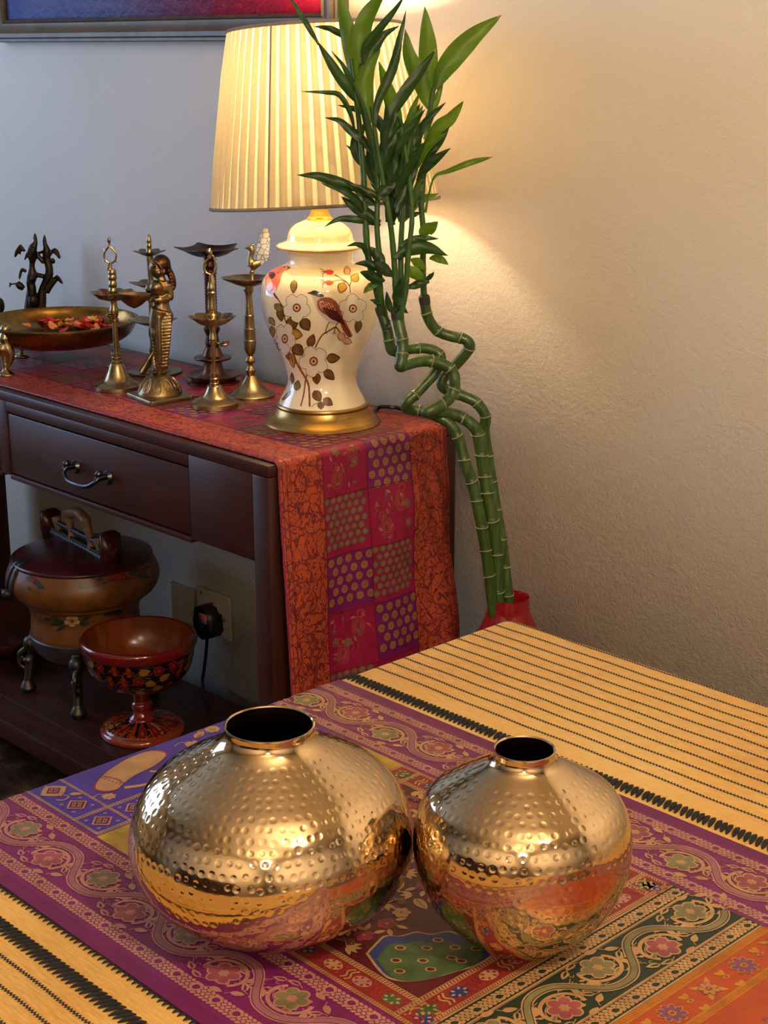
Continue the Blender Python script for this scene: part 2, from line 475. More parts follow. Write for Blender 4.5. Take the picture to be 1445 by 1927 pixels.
for a, b in ((DX0, DX1), (-3.088, -2.548)):
    d = MB().box((a+.001, YF+.004, DZ0), (b-.001, YF+.024, DZ1), .002)
    d.box((a+.02, YF+.023, DZ0+.008), (b-.02, YF+.30, DZ0+.016)).box((a+.02, YF+.023, DZ0+.01), (a+.032, YF+.30, DZ1-.01)).box((b-.032, YF+.023, DZ0+.01), (b-.02, YF+.30, DZ1-.01)).box((a+.02, YF+.29, DZ0+.01), (b-.02, YF+.30, DZ1-.01))
    d = d.build('drawer', M_CONSOLE, con, angle=30)
    mx = (a+b)/2-.006
    h = MB()
    for sx_ in (-.049, .049):
        h.tube([(mx+sx_, YF+.005, .700), (mx+sx_, YF-.002, .700)], [.013, .010], 14)
        h.tube([(mx+sx_, YF-.001, .702), (mx+sx_, YF-.016, .702), (mx+sx_, YF-.022, .698)], [.005, .006, .004], 10)
        h.ell((mx+sx_, YF-.014, .7085), (.006, .007, .007))
    u = np.linspace(-1, 1, 25)
    h.tube(np.c_[mx+u*.049, YF-.018-.012*(1-u**2)**.5, .698-.014*(1-u**4)], .0036, 8)
    h.build('drawer_handle', brass('tarnished_steel', '#3c3c42', '#6a6a72', .3), d)
for x0, x1 in ((XR-.038, XR), (XL, XL+.038)):
    for y0, y1 in ((YF, YF+.05), (YB-.05, YB)):
        MB().box((x0, y0, .0), (x1, y1, ZC-.019), .002).build('leg', M_CONSOLE_V, con, angle=30)
    MB().box((x0+.010, YF+.05, .125), (x1-.006, YB-.05, ZC-.02)).build('end_panel', M_CONSOLE_V, con, smooth=False)
sh = MB().box((XL+.038, YF+.004, .086), (XR-.038, YB-.012, .1185)).box((XL+.0385, YF, .0865), (XR-.0385, YF+.028, .1255), .002)
sh.box((XL+.039, YF+.075, .1180), (XR-.039, YB-.012, .1195))
sh.build('shelf', M_CONSOLE, con, angle=30)
ZS = .1195
# ------------------------------------------------------------------ woven / painted motifs as fine raised shapes
def arc_pts(cx, cy, r, a0, a1, n=24, ry=None):
    a = np.radians(np.linspace(a0, a1, n)); return np.c_[cx+r*np.cos(a), cy+(ry or r)*np.sin(a)]
def ellp(cx, cy, a, b, rot=0, n=14):
    th = np.linspace(0, 2*PI, n, endpoint=False); c, s_ = math.cos(rot), math.sin(rot)
    x, y = a*np.cos(th), b*np.sin(th); return np.c_[cx+c*x-s_*y, cy+s_*x+c*y]
def leafp(x, y, ang, L, W, n=9, tip=1.0):
    t = np.linspace(0, 1, n); w = W/2*np.sin(PI*t**.8)**(.8*tip)
    w[-1] = 0
    P = np.r_[np.c_[t*L, w], np.c_[t[::-1]*L, -w[::-1]][1:-1]]
    c, s_ = math.cos(ang), math.sin(ang)
    return np.c_[x+c*P[:, 0]-s_*P[:, 1], y+s_*P[:, 0]+c*P[:, 1]]
class Pat:
    def __init__(s): s.items = []; s.T = None
    def tr(s, P):
        P = np.asarray(P, float)
        return P if s.T is None else s.T(P)
    def poly(s, P, mat, lay=1, rings=1): s.items.append(('p', s.tr(P), mat, lay, rings)); return s
    def stroke(s, path, w, mat, lay=1, n=None, closed=False):
        P = np.asarray(path, float)
        if n: P = catmull(P, n)
        if closed: P = np.vstack([P, P[:1]])
        d = np.gradient(P, axis=0); d /= np.linalg.norm(d, axis=1)[:, None]+1e-12
        if closed: d[0] = d[-1] = (d[0]+d[-1])/2
        N = np.c_[-d[:, 1], d[:, 0]]
        w = np.full(len(P), w) if np.isscalar(w) else np.asarray(w)
        s.items.append(('s', s.tr(P+N*w[:, None]/2), s.tr(P-N*w[:, None]/2), mat, lay)); return s
    def flower(s, x, y, r, n, m_edge, m_fill, m_core, rot=0, lay=2, fat=.95):
        for k in range(n):
            a = rot+2*PI*k/n
            cx, cy = x+math.cos(a)*r*.58, y+math.sin(a)*r*.58
            s.poly(ellp(cx, cy, r*.44, r*.40*fat*6/n, a, 12), m_edge, lay)
            s.poly(ellp(cx, cy, r*.34, r*.29*fat*6/n, a, 10), m_fill, lay+1)
        s.poly(ellp(x, y, r*.24, r*.24, 0, 10), m_edge, lay+2)
        if m_core is not None: s.poly(ellp(x, y, r*.13, r*.13, 0, 8), m_core, lay+3)
        return s
    def mesh(s, fmap, h0, dh):
        mb = MB()
        for ki, it in enumerate(s.items):
            lift = (ki % 61)*dh*.013
            if it[0] == 'p':
                _, P, mat, lay, rings = it
                c = P.mean(0); h = h0+dh*lay+lift; n = len(P)
                R = [c[None]]+[c+(P-c)*(k/rings) for k in range(1, rings+1)]
                V = fmap(np.vstack(R), h)
                F = [[0, 1+i, 1+(i+1) % n] for i in range(n)]
                tri = np.array(F)
                mb.add(V, tri, mat)
                if rings > 1:
                    q = np.array([[1+(k-1)*n+i, 1+k*n+i, 1+k*n+(i+1) % n, 1+(k-1)*n+(i+1) % n] for k in range(1, rings) for i in range(n)])
                    o = mb.n-len(V); mb.f.append(q+o); mb.m.append(np.full(len(q), mat))
            else:
                _, A, B, mat, lay = it
                h = h0+dh*lay+lift; n = len(A)
                V = fmap(np.vstack([A, B]), h)
                q = np.array([[i, i+1, n+i+1, n+i] for i in range(n-1)])
                mb.add(V, q, mat)
        return mb

# brocade palette
C_PURPLE = cloth('magenta_silk', '#661650', .45, var=.12)
C_PLUM = cloth('plum_selvedge', '#5f0e49', .5)
C_ZARI = cloth('gold_zari_thread', '#b08a5c', .42, zari=.35, var=.2)
C_ZARI_PINK = cloth('rose_gold_thread', '#a87868', .45, zari=.25, var=.15)
C_MAUVE = cloth('mauve_thread', '#84545a', .5)
C_OLIVE = cloth('olive_thread', '#6c6444', .5, var=.3)
C_ROSE = cloth('rose_thread', '#854048', .5, var=.3)
C_BLUE = cloth('violet_blue_silk', '#3c2582', .45)
C_YEL = cloth('mustard_yellow_silk', '#9a7f20', .45, var=.25)
C_MAROON = cloth('maroon_silk', '#4a0c16', .45)
C_RED = cloth('red_silk_thread', '#842226', .45)
C_BRICK = cloth('brick_red_silk', '#74201e', .5)
C_GREEN = cloth('dark_green_silk', '#15281f', .5)
C_PGREEN = cloth('peacock_green_thread', '#3f5531', .45, zari=.2, var=.35)
C_PBLUE = cloth('peacock_blue_thread', '#262f62', .45)
C_ORANGE = cloth('orange_silk', '#963a12', .42, var=.10)
C_OGOLD = cloth('orange_gold_thread', '#b07a2a', .42, zari=.3)
C_VIOLET = cloth('violet_thread', '#6c3a5c', .5)
C_INK = cloth('dark_outline_thread', '#2a0f1c', .6)

# ------------------------------------------------------------------ dining table with striped cloth
ZT = .75
TX0, TX1, TY0, TY1 = -1.182, .42, -1.66, -.5195
dt = thing('dining_table', 'dining table covered by the yellow striped cloth', 'table', ((TX0+TX1)/2, (TY0+TY1)/2, 0))
MB().box((TX0+.012, TY0+.012, .715), (TX1-.012, TY1-.012, ZT-.003), .008).build('table_top', M_CONSOLE, dt)
a = MB()
for lo, hi in (((TX0+.07, TY0+.07, .63), (TX1-.07, TY0+.09, .715)), ((TX0+.07, TY1-.09, .63), (TX1-.07, TY1-.07, .715)),
               ((TX0+.07, TY0+.09, .63), (TX0+.09, TY1-.09, .715)), ((TX1-.09, TY0+.09, .63), (TX1-.07, TY1-.09, .715))): a.box(lo, hi)
a.build('apron', M_CONSOLE, dt, smooth=False)
for lx in (TX0+.06, TX1-.12):
    for ly in (TY0+.06, TY1-.12):
        MB().box((lx, ly, .013 if lx < 0 else 0), (lx+.06, ly+.06, .715), .004).build('leg', M_CONSOLE_V, dt)

def yellow_cloth():
    t = NT('yellow_slub_cotton')
    v = t.co((6, 60, 6)); n = t.noise(10, 4, v, .6); n2 = t.noise(5, 3); n3 = t.noise(320, 2)
    col = t.ramp(t.math('ADD', t.math('MULTIPLY', n, .5), t.math('MULTIPLY', n2, .5)), [(.3, lin('#b07a22')), (.5, lin('#d0a044')), (.68, lin('#dfb868'))])
    t.set(col, .85, 0, Sheen_Weight=.2)
    cre = t.noise(7, 2, t.co((1.6, .5, 1), (0, 0, .6)), .5, .5)
    h = t.math('ADD', t.math('ADD', t.math('MULTIPLY', n, .5), t.math('MULTIPLY', n3, .35)), t.math('MULTIPLY', cre, 1.6))
    t.bump(h, .55, .0035)
    return t.m
M_YC = yellow_cloth()
M_STITCH = plain('black_cotton_yarn', '#14110f', .8, bump=.5, bscale=900)
def rrect(x0, x1, y0, y1, r, n=8):
    pts = []
    for cx, cy, a0 in ((x1-r, y1-r, 0), (x0+r, y1-r, 90), (x0+r, y0+r, 180), (x1-r, y0+r, 270)):
        pts += [(cx+r*math.cos(math.radians(a0+90*k/n)), cy+r*math.sin(math.radians(a0+90*k/n))) for k in range(n+1)]
    return np.array(pts)
RO = .012
tcl = MB(); rows = []
for k in range(7):
    a = PI/2*k/6
    ins = RO*(1-math.sin(a)); rows.append((rrect(TX0+ins, TX1-ins, TY0+ins, TY1-ins, .014), ZT-RO*(1-math.cos(a))))
for dz, o_ in ((.06, .002), (.14, .006), (.24, .012)):
    rows.append((rrect(TX0-o_, TX1+o_, TY0-o_, TY1+o_, .016), ZT-RO-dz))
P = np.array([np.c_[r_, np.full(len(r_), z)] for r_, z in rows])
tcl.grid(P, wrap_u=True)
tcl.f.append(np.array([list(range(P.shape[1]))])); tcl.m.append(np.array([0]))
tc_o = tcl.build('tablecloth', M_YC, None, ((TX0+TX1)/2, (TY0+TY1)/2, ZT))
tag(tc_o, 'mustard yellow cotton tablecloth with black stitched stripes over the dining table', 'tablecloth')
def edge_map(x, y, h, xe=TX0, z=ZT, ro=RO):
    """cloth lying on the table and folding over its x0 edge; x measured along the cloth"""
    x = np.asarray(x, float); s_ = xe+ro-x
    a = np.clip(s_/ro, 0, PI/2); dn = np.maximum(s_-ro*PI/2, 0)
    r = ro+h
    X = np.where(s_ <= 0, x, xe+ro-r*np.sin(a)-dn*.04); Z = np.where(s_ <= 0, z+h, z-ro+r*np.cos(a)-dn)
    return np.stack([X, np.broadcast_to(y, X.shape), Z], -1)
def zigzag(y, x0=TX0-.05, x1=TX1-.02, per=.0036, amp=.0013, w=.0021):
    n = int((x1-x0)/per*2); x = np.linspace(x0, x1, n)
    yy = y+amp*(1-2*(np.arange(n) % 2))+.0006*np.sin(x*23+y*90)+.0004*np.sin(x*61)
    p = Pat(); p.stroke(np.c_[x, yy], w, 0, 1)
    return p.mesh(lambda P, h: edge_map(P[:, 0], P[:, 1], h), .0006, 0)
far_y = [-.5318+-.02125*k for k in range(11)]
near_y = [-1.3375-.0219*k for k in range(14)]
for y in far_y+near_y:
    zigzag(y).build('stitched_stripe', M_STITCH, tc_o, smooth=False)
def stitch_row(y0, y1, skew, per=.0072, r=.0022, x0=TX0-.01, x1=TX1-.02):
    mb = MB(); x = x0
    while x < x1:
        j = rng.uniform(-.0005, .0005)
        u = np.linspace(0, 1, 6)
        pth = edge_map(x+j+skew*u, y0+(y1-y0)*u, .0006+.0014*np.sin(PI*u))
        mb.tube(pth, r*np.array([.35, .85, 1, 1, .8, .3]), 6, flat=.6)
        x += per
    return mb
stitch_row(-.7728, -.7908, .006, .0060, .0026).build('stitch_row', M_STITCH, tc_o)
stitch_row(-1.3085, -1.3235, -.007, .0060, .0021).build('stitch_row', M_STITCH, tc_o)
stitch_row(-1.2835, -1.2895, -.003, .0062, .0013).build('stitch_row', M_STITCH, tc_o)
zigzag(-1.2835, amp=.0004, w=.003).build('stitched_stripe', M_STITCH, tc_o, smooth=False)

# ------------------------------------------------------------------ brocade runner on the dining table
RY0, RY1, RIN0, RIN1 = -1.2835, -.7980, -1.1825, -.8955
RX1 = .30
HB = .0016
def rmap(P, h): return edge_map(P[:, 0], P[:, 1], h)
xb = [TX0-.10, TX0-.04, TX0, TX0+.004, TX0+.008, TX0+.012, -1.097, -1.057, -.9785, -.668, -.582, -.30, -.215, .08, RX1]
yb = [RY0, RY0+.013, RIN0, RIN1, RY1-.013, RY1]
RM = [C_PURPLE, C_PLUM, C_BLUE, C_YEL, C_MAROON, C_GREEN, C_ORANGE]
col_m = [2, 2, 2, 2, 2, 2, 2, 3, 4, 5, 6, 5, 4, 3]
base = MB()
Xg, Yg = np.meshgrid(xb, yb)
P = edge_map(Xg, Yg, HB)
mm = [[(1 if j in (0, 4) else 0 if j in (1, 3) else col_m[i]) for i in range(len(xb)-1)] for j in range(5)]
base.grid(P, mat=np.array(mm))
P2 = edge_map(Xg, Yg, .0004)
ring = np.concatenate([P[0], P[1:, -1], P[-1, ::-1][1:], P[::-1, 0][1:-1]]); ring2 = np.concatenate([P2[0], P2[1:, -1], P2[-1, ::-1][1:], P2[::-1, 0][1:-1]])
base.grid(np.array([ring, ring2]), wrap_u=True, mat=1)
run = base.build('brocade_runner', RM, None, (-.7, (RY0+RY1)/2, ZT))
tag(run, 'magenta bordered silk brocade runner with woven patchwork laid across the yellow tablecloth', 'table runner')

GOLD, PINKG, MAUVE, OLIVE, ROSE, PGR, PBL, RED, OGOLD, VIO, INK, MARO, BLU, ORA = range(14)
PM = [C_ZARI, C_ZARI_PINK, C_MAUVE, C_OLIVE, C_ROSE, C_PGREEN, C_PBLUE, C_RED, C_OGOLD, C_VIOLET, C_INK, C_MAROON, C_BLUE, C_ORANGE, C_PURPLE, C_GREEN, C_BRICK]
BRK = 16
def rope(p, s0, s1, t, w, m, step=.0032):
    """two cord lines with slanted bars between"""
    p.stroke([(s0, t-w/2), (s1, t-w/2)], w*.16, m, 1); p.stroke([(s0, t+w/2), (s1, t+w/2)], w*.16, m, 1)
    x = s0
    while x < s1-step:
        p.poly([(x, t-w*.36), (x+step*.62, t-w*.36), (x+step*.95, t+w*.36), (x+step*.33, t+w*.36)], m, 1); x += step
def chain(p, s0, s1, t0, t1, m, m2):
    h = t1-t0; x = s0; k = 0
    while x < s1:
        p.poly(ellp(x, t0+h*.2, .0024, .0016, .5, 7), m, 1); p.poly(ellp(x+.0022, t0+h*.42, .0024, .0016, -.5, 7), m, 1)
        p.poly(ellp(x, t0+h*.62, .0024, .0015, .5, 7), m, 1); p.poly(ellp(x+.0022, t0+h*.82, .0024, .0015, -.4, 7), m, 1)
        if k % 5 == 0:
            p.poly(leafp(x-.004, t0+h*.5, .25, .011, h*.7, 7), m, 2); p.poly(leafp(x-.002, t0+h*.5, .25, .007, h*.38, 7), m2, 3)
        x += .0046; k += 1
def border(p, s0, s1, W, per, ph, g, mv, gf, pf, bg, g2, tlen=.046):
    """scrolling vine border in its own frame: s along, t across 0..W"""
    tc = W/2; A = tlen*.30
    p.stroke([(s0, .0012), (s1, .0012)], .0016, g2, 1); p.stroke([(s0, W-.0012), (s1, W-.0012)], .0016, g2, 1)
    for t in (tc-tlen/2-.001, tc+tlen/2+.001):
        p.stroke([(s0, t), (s1, t)], .0018, g2, 1); p.stroke([(s0, t+.0016), (s1, t+.0016)], .0005, g2, 1)
    chain(p, s0, s1, .0028, tc-tlen/2-.0024, g2, bg); chain(p, s0, s1, tc+tlen/2+.0024, W-.0028, g2, bg)
    s_ = np.arange(s0, s1, per/40)
    v = tc+A*1.25*np.sin(2*PI*(s_-ph)/per)+.0012*np.sin(6*PI*(s_-ph)/per)
    p.stroke(np.c_[s_, v], .0086, g, 2); p.stroke(np.c_[s_, v], .0062, bg, 3); p.stroke(np.c_[s_, v], .0048, mv, 4)
    k0 = int((s0-ph)/per)-1
    for k in range(k0, int((s1-ph)/per)+2):
        for half in (0, 1):
            sgn = 1 if half == 0 else -1
            c = ph+per*(k+.25+.5*half)
            if c < s0+.012 or c > s1-.012: continue
            y = tc-sgn*tlen*.16
            # scroll round the flower
            p.stroke(arc_pts(c, y+sgn*.001, .0185, 200 if sgn > 0 else 20, -40 if sgn > 0 else -220, 26, .0150), .0032, g, 2)
            p.stroke(arc_pts(c-.002, y, .0145, 150 if sgn > 0 else -30, -10 if sgn > 0 else -190, 18, .0105), .0007, g, 2)
            p.flower(c, y, .0142, 6, g, gf if half == 0 else pf, g, .3, 3, 1.05)
            for q in range(6):
                a = math.radians(-10+24*q)*sgn
                p.poly(ellp(c+.0158*math.cos(a), y+.0112*math.sin(a), .0008, .0008, 0, 6), g, 3)
            p.poly(leafp(c-.019, y-sgn*.005, sgn*.5, .010, .005), g, 3); p.poly(leafp(c-.018, y-sgn*.005, sgn*.5, .007, .0026), mv, 4)
            p.poly(leafp(c+.014, y-sgn*.008, sgn*2.6, .009, .0045), g, 3)
            p.poly(leafp(c+.004, y+sgn*.013, sgn*-.3, .009, .0045), g, 3); p.poly(leafp(c+.005, y+sgn*.013, sgn*-.3, .006, .0022), gf, 4)
            for q in range(4):
                p.stroke([(c+.021, y+sgn*(.016)), (c+.024+.001*q, y+sgn*(.012+.002*q)), (c+.027+.0012*q, y+sgn*(.009+.004*q))], .0007, g, 2, 6)
            for q, (dx, dy, an) in enumerate(((.022, -.012, .5), (.029, -.004, 2.4), (-.027, .012, -.4), (-.013, .0165, 2.8), (.012, .0165, .3), (-.008, -.0155, 3.0), (.006, -.018, .2), (-.020, -.013, 2.7), (.020, .004, 1.2), (-.030, .004, 1.9), (.033, .008, -.6))):
                p.poly(leafp(c+dx, y+sgn*dy, sgn*an, .0120, .0058, 6), g, 2)
                if q % 2: p.poly(leafp(c+dx+.001*math.cos(an), y+sgn*(dy+.001*math.sin(an)), sgn*an, .0080, .0022, 6), bg, 3)
                p.stroke([(c+dx, y+sgn*dy), (c+dx-.004*math.cos(an+.6), y+sgn*(dy-.004*math.sin(an+.6)))], .0007, g, 2, 4)
            p.poly(ellp(c-.022, y+sgn*.003, .0022, .0014, .6, 8), g, 3); p.poly(ellp(c-.0245, y+sgn*.0055, .0016, .001, .9, 7), g, 3)
            p.stroke([(c-.021, y-sgn*.010), (c-.024, y-sgn*.007), (c-.0225, y-sgn*.0045), (c-.0205, y-sgn*.006)], .0007, g, 2, 10)
pt = Pat()
Wb = (RY1-.013)-RIN1
pt.T = lambda P: np.c_[P[:, 0], RIN1+P[:, 1]]
border(pt, TX0-.05, RX1-.01, Wb, .1176, -1.155-.0294, GOLD, MAUVE, OLIVE, ROSE, 14, PINKG)
pt.T = lambda P: np.c_[P[:, 0], RY0+.013+P[:, 1]]
border(pt, TX0-.05, RX1-.01, RIN0-RY0-.013, .1176, -1.052-.0294, PINKG, MAUVE, ROSE, OLIVE, 14, PINKG)
# green band, running across
pt.T = lambda P: np.c_[-.668+P[:, 1], P[:, 0]]
border(pt, RIN0+.001, RIN1-.001, .086, .113, -.919-.0283, GOLD, OLIVE, OLIVE, ROSE, 15, GOLD, .05)
# orange band
pt.T = lambda P: np.c_[-.582+P[:, 1], P[:, 0]]
for t in (.0030, .0385): rope(pt, RIN0+.002, RIN1-.002, t, .0052, OGOLD, .0022)
for t in (.0068, .0348): pt.stroke([(RIN0+.002, t), (RIN1-.002, t)], .0008, OGOLD, 1)
for k, y in enumerate(np.arange(-1.17, -.905, .0435)):
    if k % 2 == 1:
        pt.flower(y, .021, .0115, 9, OGOLD, VIO, RED, 0, 2)
    else:
        pt.flower(y, .021, .0085, 7, VIO, OGOLD, OGOLD, .2, 2)
        for a in range(4): pt.poly(leafp(y, .021, .785+a*PI/2, .015, .005), OGOLD, 1)
    for dt_ in (.012, .030): pt.poly(leafp(y+.018, dt_, .8, .009, .0045), OGOLD, 1); pt.poly(leafp(y+.026, dt_, 2.2, .008, .004), OGOLD, 1)
    pt.poly(ellp(y+.0215, .021, .0035, .002, 0, 8), OGOLD, 2); pt.poly(ellp(y+.0215, .021, .002, .001, 0, 8), VIO, 3)
pt.T = None
for x, y, a in ((-.515, -1.0, .4), (-.47, -1.05, .9), (-.44, -.96, 1.6), (-.40, -1.10, .2), (-.36, -.98, 2.2)):
    pt.poly(leafp(x, y, a, .02, .006), VIO, 1); pt.poly(leafp(x+.004, y, a, .012, .003), OGOLD, 2)
# maroon square with its red and gold border
sx0, sx1, sy0, sy1 = -.9785, -.668, RIN0, RIN1
for (t0, t1, ho) in ((sy0, sy0+.027, 1), (sy1-.027, sy1, 1)):
    pt.poly([(sx0+.0, t0), (sx1, t0), (sx1-.027, t1) if t0 == sy0 else (sx1, t1), (sx0+.027, t1) if t0 == sy0 else (sx0, t1)], BRK, 0)
pt.poly([(sx1-.027, sy0), (sx1, sy0), (sx1, sy1), (sx1-.027, sy1)], BRK, 0)
pt.poly([(sx0, sy0), (sx0+.034, sy0), (sx0+.034, sy1), (sx0, sy1)], BRK, 0)
def sband(tr, s0, s1):
    pt.T = tr
    rope(pt, s0, s1, .0022, .0034, GOLD, .0026); rope(pt, s0, s1, .0258, .0046, GOLD, .0030)
    x = s0+.006; k = 0
    while x < s1-.01:
        for d in (0, .0042): pt.stroke([(x+d, .007), (x+d+.002, .011), (x+d-.001, .016), (x+d+.002, .021)], .0016, GOLD if k % 2 else RED, 2, 10)
        pt.poly(ellp(x+.016, .014, .0085, .006, 0, 14), [PGR, PBL, GOLD, PINKG][k % 4], 1)
        for q in range(6): pt.poly(ellp(x+.016+.006*math.cos(q*1.05), .014+.004*math.sin(q*1.05), .0018, .0012, q, 6), GOLD if k % 4 < 2 else RED, 2)
        pt.poly(ellp(x+.026, .009, .0016, .0016, 0, 6), RED, 2); pt.poly(ellp(x+.026, .019, .0016, .0016, 0, 6), RED, 2)
        x += .031; k += 1
sband(lambda P: np.c_[P[:, 0], sy0+P[:, 1]], sx0, sx1-.002)
sband(lambda P: np.c_[P[:, 0], sy1-P[:, 1]], sx0, sx1-.002)
sband(lambda P: np.c_[sx1-P[:, 1], P[:, 0]], sy0+.002, sy1-.002)
sband(lambda P: np.c_[sx0+P[:, 1], P[:, 0]], sy0+.002, sy1-.002)
pt.T = None
# peacock-tail shape in the corner of the square
tail = [(-.763, -1.140), (-.768, -1.126), (-.771, -1.114), (-.763, -1.106), (-.759, -1.094), (-.749, -1.088), (-.743, -1.076), (-.731, -1.072), (-.722, -1.062), (-.708, -1.062), (-.699, -1.075), (-.698, -1.095), (-.703, -1.112), (-.708, -1.128), (-.716, -1.142), (-.728, -1.150), (-.742, -1.148)]
tl = catmull(tail+[tail[0]], 70)[:-1]; ctl = tl.mean(0)
pt.poly(ctl+(tl-ctl)*1.05, GOLD, 1, 2); pt.poly(tl, PBL, 2, 2); pt.poly(ctl+np.array([.004, -.006])+(tl-ctl)*.84, PGR, 3, 2)
for x, y in ((-.752, -1.118), (-.738, -1.104), (-.724, -1.088), (-.712, -1.078), (-.742, -1.132), (-.728, -1.118), (-.716, -1.100), (-.730, -1.140), (-.716, -1.122), (-.708, -1.098), (-.74, -1.09)):
    pt.poly(ellp(x, y, .0044, .0032, .6, 10), GOLD, 4); pt.poly(ellp(x, y, .0030, .0022, .6, 9), MARO, 5)
fr_ = np.random.default_rng(3)
def in_tail(x, y): return (-.775 < x < -.69) and (y < -1.055) and (y < -1.055)
for gx in np.arange(sx0+.044, sx1-.034, .0215):
    for gy in np.arange(sy0+.035, sy1-.030, .0215):
        x, y = gx+fr_.uniform(-.004, .004), gy+fr_.uniform(-.004, .004)
        if in_tail(x, y): continue
        k = fr_.integers(0, 4); a = fr_.uniform(0, 6.28)
        if k == 0:
            pt.flower(x, y, .0075, 6, GOLD, GOLD, MARO, a, 1)
        elif k == 1:
            L = .019; pt.poly(leafp(x-.009, y, a, L, .0095), GOLD, 1)
            pt.stroke([(x-.009+.1*L*math.cos(a), y+.1*L*math.sin(a)), (x-.009+.9*L*math.cos(a), y+.9*L*math.sin(a))], .0006, MARO, 2)
            for q in range(3): pt.poly(leafp(x+.004, y+.004, a+1.2+q*.7, .010, .0042), GOLD, 1)
        elif k == 2:
            pt.flower(x, y, .0080, 5, ROSE, RED, GOLD, a, 1)
            for q in range(3): pt.poly(leafp(x+.008*math.cos(a+q), y+.008*math.sin(a+q), a+q*.9, .010, .0045), GOLD, 1)
        else:
            for q in range(4): pt.poly(leafp(x, y, a+q*.55, .012, .0042), GOLD, 1)
            pt.stroke([(x, y), (x-.008*math.cos(a), y-.008*math.sin(a)), (x-.014*math.cos(a+.5), y-.014*math.sin(a+.5))], .0011, GOLD, 1, 8)
            for q in range(3): pt.flower(x-.010*math.cos(a)+.004*q, y-.010*math.sin(a)+.003*(q % 2), .0030, 5, GOLD, MARO, None, 0, 2)
# violet-blue patch: rope bands, diamonds, a golden club-shaped motif, little flowers
pt.T = None
for y in (-1.1795, -1.1445): rope(pt, TX0-.02, -1.0575, y, .0046, GOLD, .0034)
for x in (-1.0965, -1.0605):
    pt.T = lambda P, x=x: np.c_[x+P[:, 1], P[:, 0]]; rope(pt, RIN0+.002, RIN1-.002, 0, .0042, GOLD, .0030)
pt.T = None
def dia(x, y, r, spiky=False):
    if spiky:
        for q in range(28):
            a = 2*PI*q/28; rr = 1/(abs(math.cos(a))+abs(math.sin(a)))
            pt.poly(leafp(x+r*1.1*rr*math.cos(a), y+r*1.1*rr*math.sin(a), a, r*.55, r*.3, 5), GOLD, 1)
        pt.poly([(x+r*1.45, y), (x, y+r*1.45), (x-r*1.45, y), (x, y-r*1.45)], GOLD, 1)
    for rr, m, l_ in ((1.15, PINKG, 2), (.92, MARO, 3), (.62, PINKG, 4), (.5, INK, 5)):
        pt.poly([(x+r*rr, y), (x, y+r*rr), (x-r*rr, y), (x, y-r*rr)], m, l_)
    for q in range(4): pt.poly(ellp(x+r*.25*math.cos(q*1.57), y+r*.25*math.sin(q*1.57), r*.12, r*.12, 0, 7), GOLD, 6)
    if not spiky:
        for q in range(4):
            for e in range(4):
                pt.poly(ellp(x+r*1.45*math.cos(q*1.57+.785)+r*.13*math.cos(e*1.57), y+r*1.45*math.sin(q*1.57+.785)+r*.13*math.sin(e*1.57), r*.09, r*.09, 0, 6), PINKG, 2)
dia(-1.157, -1.162, .0085, True); dia(-1.119, -1.162, .0095); dia(-1.078, -1.163, .0095)
for y in np.arange(-1.128, -.91, .034): dia(-1.0785, y, .0095)
pt.poly(leafp(-1.142, -1.155, .8, .012, .006), GOLD, 2); pt.stroke([(-1.14, -1.17), (-1.135, -1.165), (-1.138, -1.158), (-1.144, -1.160)], .0014, GOLD, 2, 12)
club = [(-1.142, -1.128), (-1.133, -1.134), (-1.123, -1.130), (-1.119, -1.120), (-1.125, -1.108), (-1.132, -1.090), (-1.137, -1.062), (-1.150, -1.040), (-1.166, -1.046), (-1.168, -1.070), (-1.160, -1.098), (-1.151, -1.116)]
cl_ = catmull(club+[club[0]], 60)[:-1]; pt.poly(cl_, RED, 1, 2); cc = cl_.mean(0); pt.poly(cc+(cl_-cc)*.95, GOLD, 2, 2)
pt.stroke([(-1.150, -1.112), (-1.136, -1.107), (-1.126, -1.108)], .003, ROSE, 3, 10)
for q in range(6): pt.poly(ellp(-1.149+.0045*q, -1.115+.0008*q, .0011, .0015, 0, 6), RED, 4)
def sprig(x, y, r, a):
    for q in range(7): pt.poly(ellp(x+r*.55*math.cos(a+q*.9), y+r*.55*math.sin(a+q*.9), r*.3, r*.24, q*.9, 8), GOLD, 1)
    pt.poly(ellp(x, y, r*.3, r*.3, 0, 8), PINKG, 2)
    pt.stroke([(x, y), (x-r*1.3*math.cos(a), y-r*1.3*math.sin(a)), (x-r*1.8*math.cos(a+.6), y-r*1.8*math.sin(a+.6))], r*.14, GOLD, 1, 8)
for x, y, r, a in ((-1.113, -1.132, .008, .4), (-1.107, -1.075, .009, 2.0), (-1.118, -1.050, .007, 1.0), (-1.150, -1.010, .010, .5), (-1.120, -1.000, .010, 2.2), (-1.165, -.975, .010, 1.1), (-1.118, -.955, .010, .2), (-1.150, -.930, .010, 2.6)):
    sprig(x, y, r, a)
pt.stroke([(-1.118, -1.112), (-1.112, -1.100), (-1.108, -1.088)], .005, GOLD, 1, 10); pt.stroke([(-1.130, -1.075), (-1.118, -1.066), (-1.110, -1.062)], .004, GOLD, 1, 10)
for x, y, a in ((-1.105, -1.100, 1.2), (-1.128, -1.03, .6), (-1.160, -1.0, 2.0), (-1.14, -.965, 1.4)):
    pt.poly(leafp(x, y, a, .018, .009), GOLD, 1); pt.poly(leafp(x+.002, y, a, .012, .004), ROSE, 2)
pt.mesh(rmap, HB+.0001, .00009).build('woven_pattern', PM, run, smooth=False)
